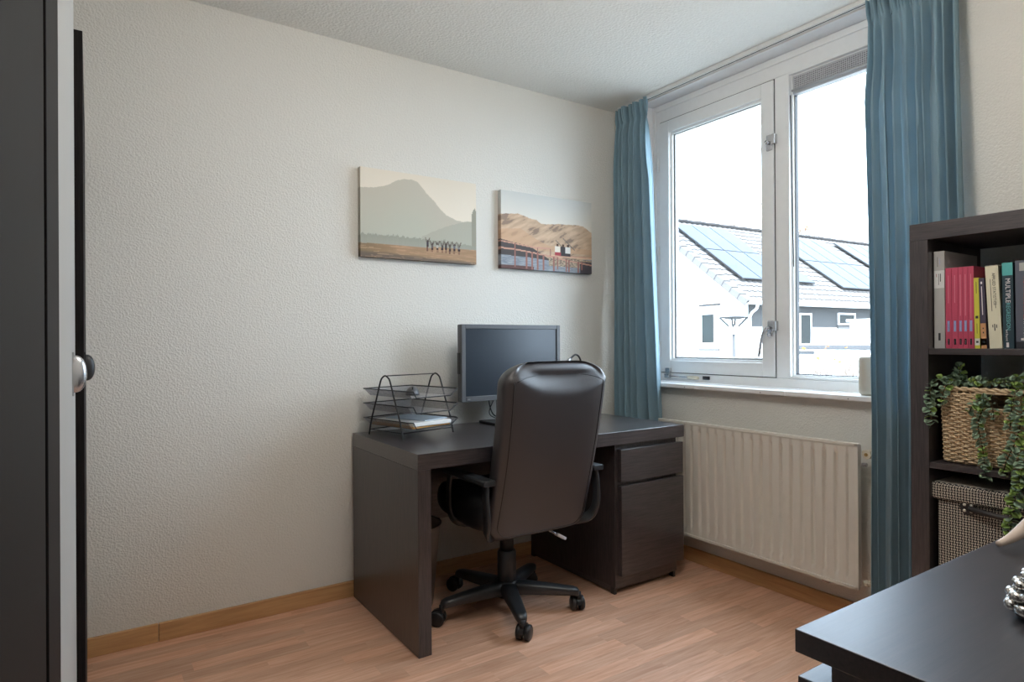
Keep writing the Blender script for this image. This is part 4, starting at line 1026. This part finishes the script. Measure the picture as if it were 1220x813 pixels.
# ------------------------------------------------------------------ dresser in the foreground
dz = thing('dresser', 'dark chest of drawers in the right foreground with a reflective top', 'dresser', (-1.40, -2.57, 0))
df = lambda bm: wl(bm, (-1.40, -2.57, 0))
GX0, GX1, GY0, GY1 = -1.862, -.99, -2.835, -2.310
obj('top', df(box(B(), GX0, GX1, GY0, GY1, .752, .780)), 'dresser', dz, bevel=.0012)
obj('side_panel', df(box(B(), GX0+.002, GX0+.027, GY0, GY1-.045, .001, .7515)), 'dresser', dz)
obj('side_panel', df(box(B(), GX1-.027, GX1-.002, GY0, GY1-.045, .001, .7515)), 'dresser', dz)
obj('back_panel', df(box(B(), GX0+.027, GX1-.027, GY0, GY0+.008, .02, .7515)), 'dresser', dz)
obj('front_rail', df(box(B(), GX0+.027, GX1-.027, GY1-.065, GY1-.045, .70, .7515)), 'dresser', dz)
for z0, z1 in ((.545, .722), (.310, .525), (.075, .290)):
    obj('drawer', df(box(B(), GX0+.004, GX1-.004, GY1-.0445, GY1-.001, z0, z1)), 'dresser', dz, bevel=.0015)
obj('plinth', df(box(B(), GX0+.027, GX1-.027, GY1-.09, GY1-.07, .001, .075)), 'dresser', dz)

an_ = thing('antler', 'pale antler tine lying on the dresser at the right edge', 'antler', (-1.20, -2.40, .780))
pa = spline([(-.118, .066, .0105), (-.09, .055, .020), (-.062, .040, .040), (-.040, .018, .070), (-.022, -.012, .098), (.0, -.05, .105)], 6)
obj('tine', tube(B(), pa, [.0045+.0085*min(1, i/14) for i in range(len(pa))], 12), 'bone', an_, smooth=True)
pb = spline([(.05, -.12, .013), (.02, -.08, .06), (0, -.05, .104), (.02, -.01, .13), (.05, .02, .15)], 6)
obj('beam', tube(B(), pb, [.013, ]*len(pb), 12), 'bone', an_, smooth=True)
obj('tine', tube(B(), spline([(.02, -.08, .06), (.055, -.05, .045), (.09, -.03, .0095)], 6), [.011-.0004*i for i in range(13)], 12), 'bone', an_, smooth=True)

# pewter pine-cone ornament
pc = thing('pine_cone_ornament', 'knobbly silver ornament on the dresser at the right edge', 'ornament', (-1.588, -2.471, .7805))
obj('core', lathe(B(), [(.020, 0), (.027, .004), (.027, .02), (.020, .045), (.008, .066)], n=16), 'blackm', pc, smooth=True)
rnd = random.Random(5)
for k, (z, r, nn, s_) in enumerate(((.014, .0275, 9, .0125), (.029, .0265, 9, .0118), (.043, .021, 8, .0100), (.055, .0145, 7, .0085), (.065, .007, 4, .0070))):
    for j in range(nn):
        a = 2*PI*(j+.5*(k % 2))/nn+rnd.uniform(-.1, .1); c = Vector((r*cos(a), r*sin(a), z+rnd.uniform(-.0015, .0015)))
        bm = B(); bmesh.ops.create_uvsphere(bm, u_segments=10, v_segments=7, radius=s_, matrix=Matrix.Translation(c) @ Matrix.Rotation(a, 4, 'Z') @ Matrix.Rotation(-.35, 4, 'Y') @ Matrix.Diagonal((.85, 1.05, .62, 1)))
        obj('scale', bm, 'silver', pc, smooth=True)

# beige pot on the sill
pt = obj('beige_vase', lathe(B(), [(.014, 0), (.028, .001), (.036, .010), (.038, .022), (.038, .140), (.036, .150), (.030, .156), (.026, .154), (.026, .02), (.001, .018)], n=32), 'beige', smooth=True)
pt.location = (.012, -1.452, .9112); tag(pt, 'beige rounded vase on the window sill half behind the right curtain', 'vase')

# ------------------------------------------------------------------ outside
a_ = math.radians(93.2); EX = Vector((sin(a_), cos(a_), 0)); EY = Vector((-EX.y, EX.x, 0))
HO = Vector((15.48, 10.505, 0)); GZ = -2.75
struct(obj('ground', box(B(), .6, 70, -30, 60, GZ-.2, GZ), 'pave'))
HM = Matrix((EX, EY, Vector((0, 0, 1)))).transposed().to_4x4(); HM.translation = HO
hs_ = bpy.data.objects.new('neighbour_house', None); COL.objects.link(hs_); hs_.matrix_world = HM
tag(hs_, 'white neighbouring house with solar panels on its tiled roof, outside the window', 'house')
EZ = 2.584; PITCH = math.radians(36.4); YR = 4.55; RZ = EZ+YR*math.tan(PITCH); HL = 22.
def hb(name, bm, mat, par=hs_, **k): return obj(name, bm, mat, par, **k)
bm = B()
ring0 = [(0, 0, GZ), (0, 2*YR, GZ), (0, 2*YR, EZ-.02), (0, YR, RZ-.05), (0, 0, EZ-.02)]
loft(bm, [ring0, [(.3, y, z) for _, y, z in ring0]]); hb('gable_wall', bm, 'house')
hb('side_wall', box(B(), .3, HL, 0, .25, GZ, 1.6), 'house')
hb('upper_wall', box(B(), .3, HL, .02, .25, 1.6, EZ-.02), 'house_grey')
hb('upper_wall', box(B(), .3, HL, 2*YR-.25, 2*YR, GZ, EZ-.02), 'house')
# stepped roof tiles
SLn = (YR+.35)/math.cos(PITCH); nr = 17; pit_l = SLn/nr; cv = .30
for side_ in (0, 1):
    bm = B(); ncol = int((HL+.2)/cv*6); rowsv = []
    for r in range(nr):
        for e in (0, 1):
            s = (r+e)*pit_l; lift = .035 if e == 0 else .005
            rowsv.append([(s, lift, j) for j in range(ncol+1)])
    V = []
    for rv in rowsv:
        line_ = []
        for s, lift, j in rv:
            x = -.12+j*cv/6; wv = .016*cos(2*PI*j/6); h = lift+wv
            y = -.35+s*math.cos(PITCH)-h*math.sin(PITCH); z = EZ-.35*math.tan(PITCH)+s*math.sin(PITCH)+h*math.cos(PITCH)+.06
            if side_: y = 2*YR-y
            line_.append(bm.verts.new((x, y, z)))
        V.append(line_)
    for A_, C_ in zip(V, V[1:]):
        for j in range(len(A_)-1): bm.faces.new((A_[j], A_[j+1], C_[j+1], C_[j]))
    o = hb('roof_tiles', bm, 'tile'); o['kind'] = 'stuff'
hb('ridge_tiles', tube(B(), [(-.15+i*.45, YR, RZ+.09+(.02 if i % 2 else 0)) for i in range(49)], .10, 8), 'tile_dk')
def rpt(x, y, h): return Vector((x, y-h*math.sin(PITCH), EZ+.06+y*math.tan(PITCH)+h*math.cos(PITCH)))
# verge tiles
nv = 15; me_v = None
for i in range(nv):
    s0 = -.35+(YR+.35)*i/nv; 
    if me_v is None:
        bm = B(); L_ = (YR+.35)/nv/math.cos(PITCH)
        loft(bm, [[(-.20+.02*t, L_*t, .09-.035*t) , (.13, L_*t, .095-.035*t), (.13, L_*t, .03-.03*t), (-.17+.02*t, L_*t, .03-.03*t), (-.17+.02*t, L_*t, -.14-.02*t), (-.20+.02*t, L_*t, -.14-.02*t)] for t in (0, 1.0)])
        o = hb('verge_tile', bm, 'tile'); me_v = o.data
    else:
        o = bpy.data.objects.new('verge_tile', me_v); COL.objects.link(o); o.parent = hs_
    p = rpt(0, s0, 0); o.location = p; o.rotation_euler = (PITCH, 0, 0)
# solar panels
def panel(x0, x1, y0, y1):
    L_ = (y1-y0)/math.cos(PITCH)
    fr = hb('solar_panel', box(B(), .012, x1-x0-.012, .012, L_-.012, 0, .05), 'solar_f')
    fr.location = rpt(x0, y0, .10); fr.rotation_euler = (PITCH, 0, 0)
    obj('cell_glass', box(B(), .03, x1-x0-.03, .03, L_-.03, .0505, .056), 'solar', fr)
for i in range(4): panel(.85+i*1.03, .85+(i+1)*1.03, .74, 2.43)
for i in range(3): panel(.85+i*1.03, .85+(i+1)*1.03, 2.44, 4.13)
for i in range(4): panel(6.45+i*1.03, 6.45+(i+1)*1.03, .56, 2.28)
for i in range(4): panel(6.45+i*1.03, 6.45+(i+1)*1.03, 2.29, 4.1)
for i in range(4):
    panel(11.35+i*1.03, 11.35+(i+1)*1.03, .56, 2.28); panel(11.35+i*1.03, 11.35+(i+1)*1.03, 2.29, 4.1)
gt = hb('gutter', tube(B(), [(-.1, -.42, EZ-.20), (HL, -.42, EZ-.20)], .065, 8), 'white', smooth=True)
hb('downpipe', tube(B(), spline([(.25, -.42, EZ-.25), (.27, -.36, EZ-.40), (.3, -.09, EZ-.62), (.3, -.07, EZ-1.2), (.3, -.07, GZ+.05)], 5), .045, 8), 'white', smooth=True)
hb('soffit_board', box(B(), -.1, HL, -.36, .0, EZ-.24, EZ-.20), 'white')
# windows: gable
def hwin(face, a0, a1, z0, z1, sill=True):
    if face == 'g':
        fr = hb('window', (lambda bm: (box(bm, -.03, .01, a0, a1, z0, z0+.06), box(bm, -.03, .01, a0, a1, z1-.28, z1), box(bm, -.03, .01, a0, a0+.06, z0+.06, z1-.28), box(bm, -.03, .01, a1-.06, a1, z0+.06, z1-.28), bm)[-1])(B()), 'white')
        obj('pane', box(B(), -.012, -.002, a0+.06, a1-.06, z0+.06, z1-.28), 'winext', fr)
        obj('lintel', box(B(), -.07, -.001, a0-.22, a1+.03, z1+.02, z1+.08), 'tile_dk', fr)
        obj('sill', box(B(), -.08, -.001, a0-.18, a1+.05, z0-.22, z0-.14), 'tile', fr)
    else:
        fr = hb('window', (lambda bm: (box(bm, a0, a1, -.03, .01, z0, z0+.06), box(bm, a0, a1, -.03, .01, z1-.06, z1), box(bm, a0, a0+.06, -.03, .01, z0+.06, z1-.06), box(bm, a1-.06, a1, -.03, .01, z0+.06, z1-.06), bm)[-1])(B()), 'white')
        obj('pane', box(B(), a0+.06, a1-.06, -.012, -.002, z0+.06, z1-.06), 'winext', fr)
        obj('sill', box(B(), a0-.08, a1+.08, -.08, -.031, z0-.14, z0-.06), 'tile', fr)
hwin('g', 1.12, 1.80, 1.0, 2.34)
for a0, a1, z0, z1 in ((1.15, 2.4, .95, 2.15), (3.0, 3.7, .95, 2.1), (5.3, 6.4, 1.7, 2.15), (8.2, 9.4, 1.0, 2.15), (12, 13.2, 1.0, 2.15), (1.2, 2.3, -.2, .35)):
    hwin('s', a0, a1, z0, z1)
# garage row in front
ga = thing('garage_block', 'low white garage block with a flat roof in front of the neighbouring house', 'garage', (7.0, 1.3, GZ))
bm = B(); box(bm, 0, 3.0, -4.0, 2.0, 0, 3.74); obj('wall', bm, 'house', ga)
for i in range(14):
    z = 2.55+i*.085
    o = obj('wall_board', box(B(), -.022, -.001, -4.0, 1.98, z, z+.078), 'house', ga)
obj('roof_edge', box(B(), -.06, 3.05, -4.05, 2.05, 3.745, 3.80), 'galv', ga)
for y in (.55, 1.75): obj('vent_slot', box(B(), -.045, -.0225, y-.12, y+.12, 3.66, 3.71), 'solar_f', ga)
up = thing('flat_roof_extension', 'white flat-roofed block rising behind the garage block', 'building', (10.6, 2.6, GZ))
obj('wall', box(B(), 0, 2.5, -6, 1.7, 0, 4.25), 'house', up); obj('roof_edge', box(B(), -.05, 2.55, -6.05, 1.75, 4.255, 4.31), 'white', up)
# street lamp
slp = thing('street_lamp', 'post-top street lamp with a wide conical shade in front of the house', 'street lamp', (9.0, 5.96, GZ))
obj('post', tube(B(), [(0, 0, 0), (0, 0, 4.03)], [.06, .035], 12), 'galv', slp, smooth=True)
obj('lantern', lathe(B(), [(.05, 4.02), (.085, 4.05), (.085, 4.15), (.10, 4.20)], n=20), 'white', slp, smooth=True)
obj('shade', lathe(B(), [(.12, 4.34), (.30, 4.385), (.315, 4.395), (.12, 4.41)], n=28), 'galv', slp, smooth=True)
for j in range(4):
    a = j*PI/2+.5; obj('stay', tube(B(), [(.09*cos(a), .09*sin(a), 4.18), (.29*cos(a), .29*sin(a), 4.385)], .022, 6), 'solar_f', slp)
# bare trees with the last autumn leaves behind the house
def tree(label, x, y, h, seed, leaves):
    rnd = random.Random(seed); root = thing('bare_tree', label, 'tree', (x, y, GZ), 0, 'trees outside the window'); bm = B(); tips = []
    def br(p, d, L, r, lv):
        q = p+d*L; tube(bm, [p, p.lerp(q, .5)+Vector((rnd.uniform(-1, 1), rnd.uniform(-1, 1), 0))*L*.04, q], [r, r*.85, r*.65], 5)
        if lv == 0: tips.append((q, d)); return
        for _ in range(3): br(q, (d+Vector((rnd.uniform(-1, 1), rnd.uniform(-1, 1), rnd.uniform(-.1, .8)))*.6).normalized(), L*rnd.uniform(.6, .8), r*.6, lv-1)
    br(Vector((0, 0, 0)), Vector((0, 0, 1)), h*.36, h*.018, 5); obj('trunk', bm, 'bark', root)
    if leaves:
        bm = B()
        for q, d in tips:
            if leaves == 1 and rnd.random() < .6: continue
            for _ in range(leaves):
                p = q+Vector((rnd.gauss(0, 1), rnd.gauss(0, 1), rnd.gauss(0, 1)))*.22; leaf(bm, p, Vector((rnd.uniform(-1, 1), rnd.uniform(-1, 1), rnd.uniform(-1, .3))), Vector((0, .2, 1)), .10 if leaves > 1 else .05, .08 if leaves > 1 else .045)
        o = obj('leaves', bm, 'leafo', root, recalc=False); o['kind'] = 'stuff'
tree('autumn tree with orange leaves showing above the roof ridge', 40.0, 22.9, 12.6, 3, 5)
tree('bare tree showing above the roof right of the mullion', 43.0, 18.2, 11.6, 6, 0)
tree('thin bare tree above the solar panels at the right', 41.8, 12.6, 10.3, 9, 0)
tree('small orange-leaved tree standing in front of the garage block', 5.0, 1.21, 3.8, 12, 1)
